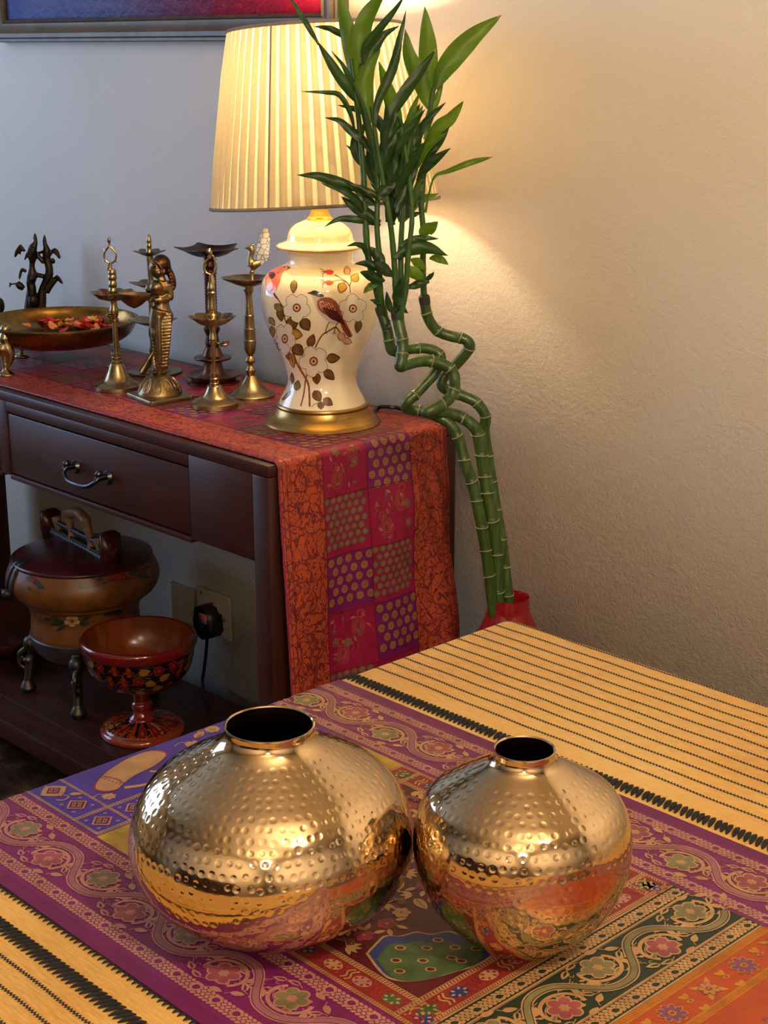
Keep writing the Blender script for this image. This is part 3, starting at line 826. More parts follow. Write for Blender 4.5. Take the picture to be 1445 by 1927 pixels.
# ------------------------------------------------------------------ red runner on the console
M_BAND = NT('orange_red_foliage_brocade')
_v = M_BAND.co((1, 1, .8))
_n = M_BAND.noise(38, 3, _v, .55, 2.2)
_n2 = M_BAND.noise(75, 3, _v, .6, 1.5)
_vo = M_BAND.n('ShaderNodeTexVoronoi', i_Scale=42.0); _vo.feature = 'DISTANCE_TO_EDGE'
_nv = M_BAND.n('ShaderNodeTexNoise', i_Scale=20.0); M_BAND.l(_v, _nv.inputs['Vector'])
_mx = M_BAND.n('ShaderNodeVectorMath', operation='MULTIPLY_ADD'); M_BAND.l(_nv.outputs['Color'], _mx.inputs[0]); _mx.inputs[1].default_value = (.06, .06, .06); M_BAND.l(_v, _mx.inputs[2])
M_BAND.l(_mx.outputs[0], _vo.inputs['Vector'])
_e = M_BAND.math('LESS_THAN', _vo.outputs['Distance'], .045)
_e2 = M_BAND.math('GREATER_THAN', _n2, .60)
_e3 = M_BAND.math('LESS_THAN', M_BAND.math('ABSOLUTE', M_BAND.math('SUBTRACT', _n, .5)), .018)
_k = M_BAND.math('MAXIMUM', M_BAND.math('MAXIMUM', M_BAND.math('MULTIPLY', _e, .75), M_BAND.math('MULTIPLY', _e2, .8)), _e3)
M_BAND.set(M_BAND.mix(_k, lin('#a84528'), lin('#5c1022')), .5, 0)
M_BAND.bump(M_BAND.math('ADD', M_BAND.noise(700, 2), _k), .25, .0005)
M_BAND = M_BAND.m
K_CRIM = cloth('crimson_silk', '#860e3c', .42, var=.12)
K_PURP = cloth('purple_magenta_silk', '#6a1258', .4, var=.12)
K_GOLD = cloth('dull_gold_thread', '#9c7246', .42, zari=.3)
K_GREY = cloth('khaki_grey_thread', '#6f5f48', .45, zari=.25)
K_LINE = cloth('red_seam', '#5a0c1e', .6)
K_PAIS = cloth('dusty_paisley_thread', '#9a4a40', .45)
V = [-.3865, -.301, -.208, -.1145, -.030]
XF, RF = XR+.006, .012
ULEN, UTOP = .46, 1.42
def kmap(P, h):
    u = np.asarray(P[:, 0], float); v = np.asarray(P[:, 1], float)
    a = np.clip((u+RF)/RF, 0, PI/2); dn = np.maximum(u+RF-RF*PI/2, 0); r = RF+h
    k = (v-V[0])/(V[4]-V[0])
    flare = dn*(.05+.022*k**2)+.006*np.sin(v*34+dn*5)*np.minimum(dn/.15, 1)+.004*np.sin(dn*26+v*9)*np.minimum(dn/.1, 1)*k
    wr = .0012*np.sin(u*40+v*60)*np.sin(v*25+1)*(u < -.05)
    X = np.where(u <= -RF, XF+u, XF-RF+r*np.sin(a)+flare)
    Z = np.where(u <= -RF, ZC+.0045+h+np.maximum(wr, -.0008)*.5, ZC+.0045-RF+r*np.cos(a)-dn)
    Yv = v+.02*dn*(k-.3)
    return np.stack([X, Yv, Z], -1)
ub = [.069-.095*k for k in range(15, 0, -1)]+[-RF-.001]+list(np.linspace(-RF, RF*.6, 7))+[.03, .05, .069, .092, .116, .14, .164, .187, .21, .233, .257, .28, .30, .325, .352, .38, .405, .43, ULEN]
vb = []
for a, b in zip(V[:-1], V[1:]): vb += list(np.linspace(a, b, 7)[:-1])
vb = np.array(vb+[V[4]])
ub = np.array(ub)
def kind(u, col):
    k = int(math.floor((u-(-.026))/.095)); seq = 'ACB' if col == 0 else 'BAC'
    return seq[k % 3]
mb = MB(); U, Vv = np.meshgrid(ub, vb)
Pk = kmap(np.c_[U.ravel(), Vv.ravel()], 0).reshape(U.shape+(3,))
mats = []
for j in range(len(vb)-1):
    vm = (vb[j]+vb[j+1])/2
    for i in range(len(ub)-1):
        um = (ub[i]+ub[i+1])/2
        if vm < V[1] or vm > V[3]: mats.append(0)
        else: mats.append(2 if kind(um, 0 if vm < V[2] else 1) == 'B' else 1)
mb.grid(Pk, mat=np.array(mats))
kr = mb.build('silk_runner', [M_BAND, K_CRIM, K_PURP], None, (XF, (V[0]+V[4])/2, ZC), angle=180)
tag(kr, 'red and orange patchwork silk runner along the console top, hanging over its end', 'table runner')
sol = kr.modifiers.new('thickness', 'SOLIDIFY'); sol.thickness = .003; sol.offset = -1
kp = Pat()
def clip_ok(u, v, u0, u1, v0, v1, m): return u0+m < u < u1-m and v0+m < v < v1-m
edges = [-.026+.095*k for k in range(-14, 5)]
for col in (0, 1):
    v0, v1 = V[1+col], V[2+col]
    for e in edges:
        u0, u1 = e, min(e+.095, ULEN)
        kd = kind(e+.01, col)
        near = u0 > -.75
        if kd == 'B':
            for i in range(6):
                for j in range(5):
                    u = u0+.0095+.0163*i; v = v0+.010+.0195*j+(.0097 if i % 2 else 0)
                    if not clip_ok(u, v, u0, u1, v0, v1, .004): continue
                    kp.poly(ellp(u, v, .0066, .0066, 0, 14), 0, 1)
                    if near:
                        for q in range(8): kp.poly(ellp(u+.0042*math.cos(q*.785), v+.0042*math.sin(q*.785), .0011, .0006, q*.785, 6), 3, 2)
                        kp.poly(ellp(u, v, .0013, .0013, 0, 6), 3, 2)
        elif kd == 'C':
            for i in range(8):
                for j in range(7):
                    u = u0+.006+.0122*i; v = v0+.006+.0140*j+(.0070 if i % 2 else 0)
                    if not clip_ok(u, v, u0, u1, v0, v1, .004): continue
                    th = np.linspace(0, 2*PI, 16, endpoint=False); c_, s_ = np.cos(th), np.sin(th)
                    kp.poly(np.c_[u+.0058*np.sign(c_)*np.abs(c_)**1.25, v+.0061*np.sign(s_)*np.abs(s_)**1.25], 1, 1)
                    if near: kp.poly(ellp(u, v, .0024, .0026, 0, 8), 0, 2); kp.poly(ellp(u, v, .0015, .0017, 0, 8), 1, 3)
        else:
            for (du, dv, sc_, mir) in ((.030, .062, 1.0, 1), (.068, .030, 1.0, -1)):
                cu, cv = u0+du, v0+dv
                if cu+.022 > ULEN: continue
                a = np.linspace(0, 1, 40)
                # paisley outline: spiral-tipped drop, nested
                for s2, m_ in ((1.0, 2), (.76, 2), (.52, 0), (.3, 2)):
                    ang = a*2*PI
                    rr = .0135*s2*(1-.45*np.cos(ang/2)**8)
                    pu = cu+rr*np.cos(ang)*1.5+.004*s2; pv = cv+mir*rr*np.sin(ang)*.85
                    kp.stroke(np.c_[pu, pv], .0010, m_, 1)
                kp.stroke(np.c_[cu-.020+.006*np.cos(a*5), cv+mir*(.006+.006*np.sin(a*5))]*1, .0012, 2, 1)
            r_ = np.random.default_rng(int(abs(e)*1000)+col)
            for q in range(14):
                u, v = r_.uniform(u0+.008, u1-.008), r_.uniform(v0+.008, v1-.008)
                kp.poly(leafp(u, v, r_.uniform(0, 6.3), .010, .0045), [2, 1, 0][q % 3], 1)
                kp.stroke([(u, v), (u+.006, v+.004*r_.uniform(-1, 1)), (u+.012, v+.008*r_.uniform(-1, 1))], .0007, 2, 1, 7)
            for q in range(2):
                u, v = r_.uniform(u0+.02, u1-.02), r_.uniform(v0+.015, v1-.015)
                kp.flower(u, v, .008, 6, 2, 1, 0, 0, 2)
        if u0 > -1.3:
            kp.stroke([(u0, v0+.0005), (u0, v1-.0005)], .0012, 3, 4, 8)
for v in (V[1], V[2], V[3]):
    uu = np.concatenate([np.linspace(-1.3, -RF, 20), np.linspace(-RF, .02, 10)[1:], np.linspace(.03, ULEN-.005, 24)])
    kp.stroke(np.c_[uu, np.full(len(uu), v)], .0013, 3, 4)
for v in (V[0]+.006, V[4]-.006, V[0]+.0145, V[4]-.0145):
    kp.stroke(np.c_[uu, np.full(len(uu), v)], .0010, 3, 4)
kp.stroke(np.c_[uu, np.full(len(uu), V[0]+.0006)], .0022, 4, 4)
kp.mesh(kmap, .0003, .00015).build('woven_pattern', [K_GOLD, K_GREY, K_PAIS, K_LINE, cloth('magenta_edge_cord', '#8d1c50', .5)], kr, smooth=False)
ZR = ZC+.0048     # level of the cloth on the console
# ------------------------------------------------------------------ table lamp
class Lathed:
    """a surface of revolution that pictures can be painted on"""
    def __init__(s, prof, c):
        s.prof = np.array(prof); s.c = np.array(c)
        o = np.argsort(s.prof[:, 1]); s.zz = s.prof[o, 1]; s.rr = s.prof[o, 0]
    def r(s, z): return np.interp(z, s.zz, s.rr)
    def hit(s, px, py):
        d = ray(px, py); hc = (np.array([s.c[0], s.c[1], 0])-CAM)
        t0 = (hc[:2] @ d[:2])/(d[:2] @ d[:2])
        t = np.linspace(t0*.8, t0, 900)
        P = CAM+t[:, None]*d
        g = np.hypot(P[:, 0]-s.c[0], P[:, 1]-s.c[1])-s.r(P[:, 2])
        ok = (P[:, 2] > s.zz[0]-.002) & (P[:, 2] < s.zz[-1]+.002)
        i = np.where((g < 0) & ok)[0]
        if len(i) == 0: i = [int(np.argmin(np.where(ok, g, 9)))]
        i = i[0]; p = P[i]
        if i > 0 and g[i-1] > 0 and g[i] < 0: p = P[i-1]+(P[i]-P[i-1])*(g[i-1]/(g[i-1]-g[i]))
        return math.atan2(p[1]-s.c[1], p[0]-s.c[0]), p[2]
    def fmap(s, P, h):
        """P: (angle, z) on the surface"""
        z = P[:, 1]; e = .001
        r = s.r(z); dr = (s.r(z+e)-s.r(z-e))/(2*e); n = np.sqrt(1+dr*dr)
        R = r+h/n; Z = z-h*dr/n
        return np.stack([s.c[0]+R*np.cos(P[:, 0]), s.c[1]+R*np.sin(P[:, 0]), Z], -1)
    def at(s, px, py):
        """local painter: maps small photo offsets round (px, py) to (angle, z)"""
        return lambda Q: np.array([s.hit(x, y) for x, y in np.asarray(Q, float).reshape(-1, 2)])

M_GLAZE = NT('cream_glazed_porcelain'); M_GLAZE.set(M_GLAZE.ramp(M_GLAZE.noise(8, 2), [(.3, lin('#eee0c0')), (.7, lin('#f2e6ca'))]), .10, 0, Coat_Weight=.6, Coat_Roughness=.04, Subsurface_Weight=.0); M_GLAZE = M_GLAZE.m
M_SATIN_BRASS = NT('brushed_satin_brass')
_sv = M_SATIN_BRASS.co((3, 3, 260)); M_SATIN_BRASS.set(M_SATIN_BRASS.ramp(M_SATIN_BRASS.noise(6, 3, _sv), [(.3, lin('#97763f')), (.7, lin('#b8975a'))]), .30, 1.0)
M_SATIN_BRASS = M_SATIN_BRASS.m
lp = Up(607, 793, ZR)
lamp = thing('table_lamp', 'lit table lamp with pleated cream shade and bird painted porcelain jar base', 'table lamp', lp.loc)
LC = lp.c
prof = lp.prof([(793, 109), (791.5, 109.5), (789, 108), (784, 102), (777, 94), (770, 89), (763, 86.5), (759, 87.5), (756, 86), (755, 80)])
MB().lathe(prof, LC, 96, cap0=True, cap1=True).build('metal_base', M_SATIN_BRASS, lamp, angle=30)
body_px = [(756, 82), (750, 79), (742, 75), (732, 70), (722, 66), (711, 64), (700, 65.5), (688, 69.5), (672, 75), (655, 82), (638, 90), (620, 98), (602, 105), (584, 110), (566, 112.8), (548, 113.3), (532, 111), (520, 105), (511, 96), (504, 84), (499, 72), (495, 64.5), (490, 62), (480, 62), (472, 63), (469, 66)]
bprof = lp.prof(body_px); bprof[0] = (bprof[0][0], lp.z(756))
bprof = smooth_prof(bprof, 110)
MB().lathe(bprof, LC, 128, cap0=True, cap1=True).build('porcelain_jar', M_GLAZE, lamp, angle=60)
jar = bpy.data.objects[[o.name for o in lamp.children if o.name.startswith('porcelain_jar')][0]] if False else COL.objects['porcelain_jar']
lid = smooth_prof(lp.prof([(468, 66), (467, 76), (465, 80.5), (462, 82), (459, 80), (456, 71), (453, 64), (448, 62), (440, 60.5), (433, 57.5), (427, 52.5), (421, 45), (416, 34), (413, 26)])[0:], 60)
lid[0][1] = lp.z(468)
MB().lathe(lid, LC, 96, cap0=True, cap1=True).build('jar_lid', M_GLAZE, lamp, angle=60)
z1 = lp.z(463.5); r1 = 82.3/lp.ppm(z1)
th = np.linspace(0, 2*PI, 97)
MB().tube(np.c_[LC[0]+r1*np.cos(th), LC[1]+r1*np.sin(th), np.full(97, z1)], .0014, 6, caps=False).build('gilt_rim', plain('gilt_line', '#a9763f', .3, .6), lamp)
MB().lathe(smooth_prof(lp.prof([(413.5, 26), (411, 25), (407, 21), (401, 18.5), (394, 16), (380, 14), (340, 6), (330, 6)])[0:1]+lp.prof([(414, 26), (411, 25), (407, 21), (401, 18.5), (394, 16), (380, 14), (345, 6)])[1:], 30), LC, 48, cap1=True).build('neck', M_SATIN_BRASS, lamp)
# painted birds and blossoms
PCOL = [plain('paint_white_petal', '#e3dacb', .12, var=.03), plain('paint_brown_line', '#4a2a20', .15), plain('paint_olive_leaf', '#84703a', .15, var=.35, vscale=90),
        plain('paint_russet', '#8c4a38', .15, var=.3, vscale=160), plain('paint_dark_russet', '#4c1e1c', .15, var=.3, vscale=200), plain('paint_salmon', '#cf6b52', .15),
        plain('paint_black', '#1e1614', .15), plain('paint_ochre', '#b98c34', .15, var=.3, vscale=90), plain('paint_scarlet', '#c23a22', .15), plain('paint_umber_leaf', '#6e4f2a', .15, var=.35, vscale=90), plain('paint_blush', '#d9a88c', .15), plain('paint_grey_white', '#c3b8b0', .15)]
WHT, BRN, OLV, RUS, DRS, SAL, BLK, OCH, SCA, UMB, BLS, GRW = range(12)
JS = Lathed(bprof, LC)
pp = Pat(); pp.T = JS.at(0, 0)
def c5(L): return np.array([(480+x/4.281, 380+y/4.281) for x, y in L])
def jpoly(L, m, lay=1, n=None, rings=2):
    P = c5(L)
    if n: P = catmull(np.vstack([P, P[:1]]), n)[:-1]
    pp.poly(P, m, lay, rings)
def jstroke(L, w, m, lay=1, n=16): pp.stroke(c5(L), w/4.281, m, lay, n)
def jleaf(x, y, a, L, W, m, edge=BRN):
    a = math.radians(a); x0, y0 = x-L/2*math.cos(a), y-L/2*math.sin(a)
    pp.poly(c5(leafp(x0, y0, a, L*1.06, W*1.18)), edge, 1, 2); pp.poly(c5(leafp(x0, y0, a, L, W*.95)), m, 2, 2)
    pp.stroke(c5([(x0, y0), (x0+L*.9*math.cos(a), y0+L*.9*math.sin(a))]), 2.2/4.281, edge, 3)
def jflower(x, y, r, sx, rot=0):
    for k in range(5):
        a = rot+2*PI*k/5
        cx, cy = x+math.cos(a)*r*.58*sx, y+math.sin(a)*r*.58
        for s_, m, l_ in ((1, BRN, 2), (.93, WHT, 3)):
            t = np.linspace(0, 2*PI, 18, endpoint=False)
            rr = r*.44*s_*(1+.06*np.sin(5*t+k))
            pp.poly(c5(np.c_[cx+rr*np.cos(t)*sx, cy+rr*np.sin(t)]), m, l_, 2)
    pp.poly(c5(ellp(x, y, r*.30*sx, r*.30, 0, 14)), UMB, 5); pp.poly(c5(ellp(x, y, r*.2*sx, r*.2, 0, 12)), BLS, 6)
    pp.poly(c5(ellp(x, y, r*.08*sx, r*.08, 0, 8)), DRS, 7)
# branches
for L, w in (([(440, 1650), (438, 1560), (430, 1470), (402, 1410), (360, 1340), (325, 1270), (300, 1190)], 15), ([(368, 1645), (392, 1550), (404, 1460), (412, 1410), (432, 1365)], 11),
             ([(485, 1175), (510, 1120), (545, 1068), (600, 1035), (650, 1010), (690, 1060)], 12), ([(150, 730), (190, 790), (230, 850), (270, 870)], 10), ([(245, 880), (240, 940), (265, 1000)], 8),
             ([(765, 735), (762, 690), (740, 650), (690, 615), (640, 585)], 7), ([(760, 680), (772, 640), (768, 600), (758, 575)], 6), ([(735, 650), (690, 630), (625, 640)], 5), ([(215, 1590), (265, 1540), (300, 1460)], 6), ([(455, 1650), (490, 1625), (540, 1610)], 5)):
    jstroke(L, w, UMB if w < 9 else RUS, 1, 22)
for a in ((205, 905, 80, 110, 55, UMB), (190, 850, 40, 90, 50, OLV), (135, 960, 60, 80, 40, OLV), (140, 1040, 80, 90, 40, OLV), (180, 1150, 70, 90, 40, OLV), (312, 680, 95, 105, 50, OLV), (325, 1065, 10, 110, 80, OCH), (345, 1190, 50, 110, 80, UMB),
          (300, 975, 80, 110, 85, UMB), (405, 985, 60, 110, 80, UMB), (300, 1275, 80, 120, 45, OCH), (270, 1240, 75, 80, 40, UMB), (452, 1120, -70, 110, 60, UMB), (625, 1258, -5, 110, 70, UMB), (595, 1390, 45, 110, 66, UMB), (495, 1420, 85, 95, 60, UMB),
          (695, 1085, 60, 80, 55, BLS), (740, 1120, 20, 80, 50, BLS), (340, 1480, -80, 85, 50, OLV), (300, 1420, -95, 90, 30, UMB), (500, 1562, 60, 100, 66, UMB), (585, 1610, 35, 90, 60, UMB), (530, 1640, 90, 60, 50, UMB),
          (700, 690, 110, 90, 66, OCH), (805, 612, -60, 75, 60, OCH), (740, 555, -100, 70, 48, BLS), (830, 1000, 100, 105, 52, UMB), (255, 1560, 130, 100, 24, OLV)):
    jleaf(*a)
jflower(337, 852, 118, .95, .3); jflower(785, 858, 118, .95, .9); jflower(242, 1100, 130, .66, .2); jflower(472, 1282, 128, .92, .5)
# rose hips
for x, y in ((600, 566), (598, 650)):
    jpoly([(x-28, y-14), (x+8, y-16), (x+34, y), (x+10, y+20), (x-24, y+14)], SCA, 3, 20)
    for q in range(4): jstroke([(x-20, y), (x-50, y-16+10*q), (x-78+8*q, y-26+24*q)], 4, RUS, 2, 8)
# bird with dark cap
jpoly([(452, 742), (505, 742), (560, 772), (620, 800), (672, 880), (690, 968), (630, 985), (560, 940), (505, 880), (478, 810)], GRW, 2, 40)
jpoly([(500, 800), (530, 776), (590, 768), (640, 792), (680, 848), (704, 925), (700, 962), (640, 940), (560, 905), (508, 858)], RUS, 3, 40)
jpoly([(545, 850), (600, 840), (660, 880), (706, 950), (720, 985), (660, 962), (590, 925)], DRS, 4, 30)
for i in range(5):
    for j in range(6): jpoly(ellp(522+24*i+8*j, 796+15*j+9*i-2*i, 8, 5, .7, 8), [SAL, BLS][(i+j) % 2] if j < 4 else DRS, 5, rings=1)
jpoly([(676, 950), (712, 945), (752, 1010), (782, 1072), (768, 1090), (742, 1082), (706, 1030)], RUS, 3, 30); jstroke([(700, 965), (735, 1020), (765, 1080)], 6, DRS, 5); jstroke([(712, 960), (748, 1015), (776, 1070)], 5, SAL, 5)
jpoly([(428, 737), (452, 722), (480, 713), (515, 727), (556, 758), (520, 765), (478, 752)], BLK, 4, 30); jpoly([(415, 733), (448, 726), (446, 742)], BLK, 4)
for x in (570, 640): jstroke([(x+30, 965), (x+10, 1000), (x-5, 1050)], 6, DRS, 3, 10); jstroke([(x-5, 1050), (x-18, 1064)], 5, DRS, 3, 5); jstroke([(x-5, 1050), (x+12, 1062)], 5, DRS, 3, 5)
# salmon bird near the edge
jpoly([(84, 585), (112, 535), (165, 528), (215, 518), (262, 514), (284, 536), (240, 552), (215, 590), (200, 650), (165, 715), (140, 745), (112, 738), (88, 680)], SAL, 3, 44)
jpoly([(112, 570), (150, 565), (165, 595), (140, 620), (115, 600)], DRS, 4, 20); jpoly([(96, 620), (130, 630), (145, 690), (118, 720), (92, 680)], BLS, 4, 24)
jpoly([(262, 518), (288, 530), (264, 542)], UMB, 4); jpoly(ellp(238, 530, 6, 5), BLK, 5, rings=1); jstroke([(150, 740), (170, 770), (188, 782)], 6, DRS, 3, 8)
pp.mesh(JS.fmap, .00025, .00012).build('painted_pattern', PCOL, jar, angle=180)
# pleated shade, leaning a little
PB = lp.pt(611.5, 382); PTp = lp.pt(592, 53, -.016)
ax = PTp-PB; SHH = np.linalg.norm(ax); ax /= SHH
e1 = np.cross(ax, FH); e1 /= np.linalg.norm(e1); e2 = np.cross(ax, e1)
RB, RT = 213.5/lp.ppm(PB[2]), 165/lp.ppm(PTp[2])
def fabric(name, col, tr, rough=.8):
    t = NT(name); nt = t.t
    d = t.n('ShaderNodeBsdfDiffuse'); tl_ = t.n('ShaderNodeBsdfTranslucent'); mx = t.n('ShaderNodeMixShader')
    f = t.noise(500, 2); c = t.ramp(f, [(.3, tuple(x*.95 for x in lin(col))), (.7, lin(col))])
    t.l(c, d.inputs[0]); t.l(c, tl_.inputs[0]); mx.inputs[0].default_value = tr
    t.l(d.outputs[0], mx.inputs[1]); t.l(tl_.outputs[0], mx.inputs[2]); t.l(mx.outputs[0], t.out.inputs[0])
    return t.m
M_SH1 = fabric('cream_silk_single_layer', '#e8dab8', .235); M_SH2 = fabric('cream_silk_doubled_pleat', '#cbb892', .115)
NPL = 58
shp = []; mt = []
for k in range(NPL):
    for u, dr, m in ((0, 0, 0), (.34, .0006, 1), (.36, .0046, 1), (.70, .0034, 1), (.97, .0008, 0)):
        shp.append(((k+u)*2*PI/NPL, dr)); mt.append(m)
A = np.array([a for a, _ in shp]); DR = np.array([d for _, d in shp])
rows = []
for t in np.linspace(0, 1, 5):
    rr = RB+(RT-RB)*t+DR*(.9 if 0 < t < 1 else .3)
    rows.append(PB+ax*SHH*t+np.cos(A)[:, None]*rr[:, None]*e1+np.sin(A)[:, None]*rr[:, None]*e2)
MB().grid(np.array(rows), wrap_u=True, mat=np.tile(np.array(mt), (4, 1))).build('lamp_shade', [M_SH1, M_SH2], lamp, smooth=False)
shade_o = COL.objects['lamp_shade']
M_TRIM = plain('grey_beige_binding', '#8d8373', .7)
th = np.linspace(0, 2*PI, 121)
for tt, rr in ((0, RB+.0015), (1, RT+.001)):
    MB().tube(PB+ax*SHH*tt+rr*(np.cos(th)[:, None]*e1+np.sin(th)[:, None]*e2), .0026, 8, caps=False, flat=1.0).build('binding_tape', M_TRIM, shade_o)
# seam strip, spider, socket and bulb
sa = math.atan2((lp.pt(505, 300, RB*.85)-PB) @ e2, (lp.pt(505, 300, RB*.85)-PB) @ e1)
MB().tube(np.array([PB+ax*SHH*t+(RB+(RT-RB)*t+.0044)*(math.cos(sa)*e1+math.sin(sa)*e2) for t in np.linspace(.01, .99, 12)]), .0013, 6).build('shade_seam', M_TRIM, shade_o)
hp = MB()
top = PB+ax*SHH*.985
for k in range(3):
    a = k*2*PI/3+.4; hp.tube([top, top+(RT-.002)*(math.cos(a)*e1+math.sin(a)*e2)], .0018, 6)
zn = lp.z(345)
hp.tube(catmull([(LC[0], LC[1], zn), (LC[0]+.045, LC[1], zn+.07), (LC[0]+.04, LC[1], zn+.14), tuple(top)], 24), .0018, 6)
hp.build('shade_harp', M_SATIN_BRASS, lamp)
MB().lathe([(.014, zn), (.016, zn+.004), (.016, zn+.045), (.013, zn+.05)], LC, 24, cap0=True, cap1=True).build('bulb_holder', M_SATIN_BRASS, lamp)
M_BULB = NT('glowing_bulb'); M_BULB.set((1, .8, .5), .3, 0, Emission_Strength=3.5); M_BULB.b.inputs['Emission Color'].default_value = (1, .62, .26, 1); M_BULB.noise(5); M_BULB = M_BULB.m
MB().lathe(smooth_prof([(.013, zn+.05), (.016, zn+.06), (.028, zn+.085), (.030, zn+.10), (.024, zn+.118), (.008, zn+.128), (.001, zn+.129)], 24), LC, 24).build('bulb', M_BULB, lamp)
bulb_o = COL.objects['bulb']; bulb_o.visible_shadow = True
ld = bpy.data.lights.new('lamp_glow', 'POINT'); ld.energy = LAMP_W; ld.color = (1.0, .76, .43); ld.shadow_soft_size = .035
lo_ = bpy.data.objects.new('lamp_glow', ld); COL.objects.link(lo_); lo_.parent = lamp
lo_.location = np.array([LC[0], LC[1], zn+.165])-np.array(lp.loc)
# lamp flex running to the wall
c = [lp.pt(690, 790, -.05), lp.pt(712, 762, -.09), lp.pt(735, 760, -.12), on_z(758, 770, ZR+.004), np.array([-1.86, -.012, ZR+.003]), np.array([-1.87, .018, ZR-.03]), np.array([-1.88, .03, ZR-.15])]
c[0] = np.array([LC[0]+.05, LC[1]+.06, ZR+.0045]); c[1] = on_z(712, 767, ZR+.0045); c[2] = on_z(738, 766, ZR+.012)
MB().tube(catmull(c, 50), .0034, 8).build('lamp_flex', M_BLACK, lamp)
# ------------------------------------------------------------------ brass lamps, figures and bowl on the console
def scallop(n, k, p=1.0, lift=0.0, r0=None, phase=0.0):
    """fluted rim: grows towards the outside"""
    def fn(R, Z, th):
        rm = R.max(); w = np.clip((R-(r0 if r0 else rm*.35))/(rm-(r0 if r0 else rm*.35)), 0, 1)**1.2
        c = np.abs(np.cos(n*(th+phase)/2))**p
        return R*(1+k*w*(c-.5)), Z+lift*w*(c-.3)
    return fn
def ring(mb, up, py, hw, thick=.0022):
    z = up.z(py); th = np.linspace(0, 2*PI, 41); r = hw/up.ppm(z)
    mb.tube(np.c_[up.c[0]+r*np.cos(th), up.c[1]+r*np.sin(th), np.full(41, z)], thick, 8, caps=False)
def loop_lamp(name, label, up, base, rod, sleeve, dish, stem, loop, lever, mat):
    t = thing(name, label, 'oil lamp', up.loc, 'small brass oil lamps with loop finials')
    MB().lathe(up.prof(base), up.c, 64, cap0=True, cap1=True).build('base', mat, t, angle=28)
    MB().lathe(up.prof(rod), up.c, 24, cap0=True, cap1=True).build('rod', mat, t, angle=28)
    MB().lathe(up.prof(sleeve), up.c, 32, cap0=True, cap1=True).build('sleeve', mat, t, angle=28)
    MB().lathe(up.prof(dish), up.c, 96, fn=scallop(8, .20, .7, .0022), cap0=True, cap1=True).build('oil_dish', mat, t, angle=25)
    MB().lathe(up.prof(stem), up.c, 32, cap0=True, cap1=True).build('stem', mat, t, angle=28)
    f = MB(); P = up.pts(loop['path'])
    f.tube(catmull(np.vstack([P, P[:1]]), 60), loop['w'], 8, caps=False, ref=FH, flat=1.0)
    for a in loop['spikes']: f.tube(up.pts(a), np.array([loop['w'], .0004]), 6)
    f.tube(catmull(up.pts(loop['tip']), 14), loop['tipr'], 8)
    f.tube(catmull(up.pts(loop['root']), 8), loop['rootr'], 8)
    f.build('loop_finial', mat, t)
    lv = MB(); lv.tube(up.pts(lever[:2]), .0016, 8)
    c = up.pt(*lever[2][:2], off=.01)
    lv.ell(c, (.009, .009, .0035)); lv.tube([c, c+np.array(lever[3])], np.array([.005, .001]), 8)
    lv.build('oil_scoop', mat, t)
    return t
u1 = Up(222, 731, ZR)
loop_lamp('oil_lamp', 'slim brass oil lamp with loop finial standing next to the petal bowl', u1,
    [(731, 43), (730.5, 43.5), (724, 43.5), (723, 42), (720, 36), (717, 29), (713, 25), (706, 21.5), (699, 18.5), (691, 15.5), (685, 13.5), (683, 12)],
    [(684, 5), (640, 4.8), (605, 4.7)],
    [(684, 9), (682, 10.5), (679, 10.5), (677, 8.5), (675, 9.5), (672, 9.5), (670, 8), (668, 9.5), (666, 9.5), (664, 6)],
    [(566, 8), (563.5, 20), (561, 28), (551, 39), (549.5, 39), (560, 27), (562, 10)],
    [(606, 6), (603, 8), (599, 8), (597, 6), (594, 7.5), (590, 8), (585, 9), (582, 8.5), (576, 6.5), (568, 6), (562, 7), (553, 7.5), (548, 8.5), (545, 8), (541, 6.5), (539, 7.5), (536, 8), (531, 7.5), (528, 6.3), (525, 8), (521, 8.2), (517, 7), (514, 7.8), (510, 7.2), (507, 6)],
    dict(path=[(204.7, 495), (197.5, 488), (196, 478), (200, 470), (206, 464), (213, 470), (218.5, 479), (217, 489), (211, 495)], w=.0016,
         spikes=[[(197, 489), (195.5, 496)], [(197, 473), (195, 467)], [(216, 490), (220, 494)], [(214, 470), (217.5, 465)]],
         tip=[(206, 466), (206, 459), (205, 453), (205.5, 446)], tipr=np.interp(np.linspace(0, 1, 14), [0, .3, .5, .7, .85, 1], [.003, .0015, .0022, .0036, .0025, .0006]),
         root=[(207, 509), (206.5, 503), (208, 495)], rootr=np.linspace(.0052, .003, 8)),
    [(219, 596), (212, 594), (208, 593), (0, 0, -.012)], M_BRASS)
u2 = Up(405, 765, ZR)
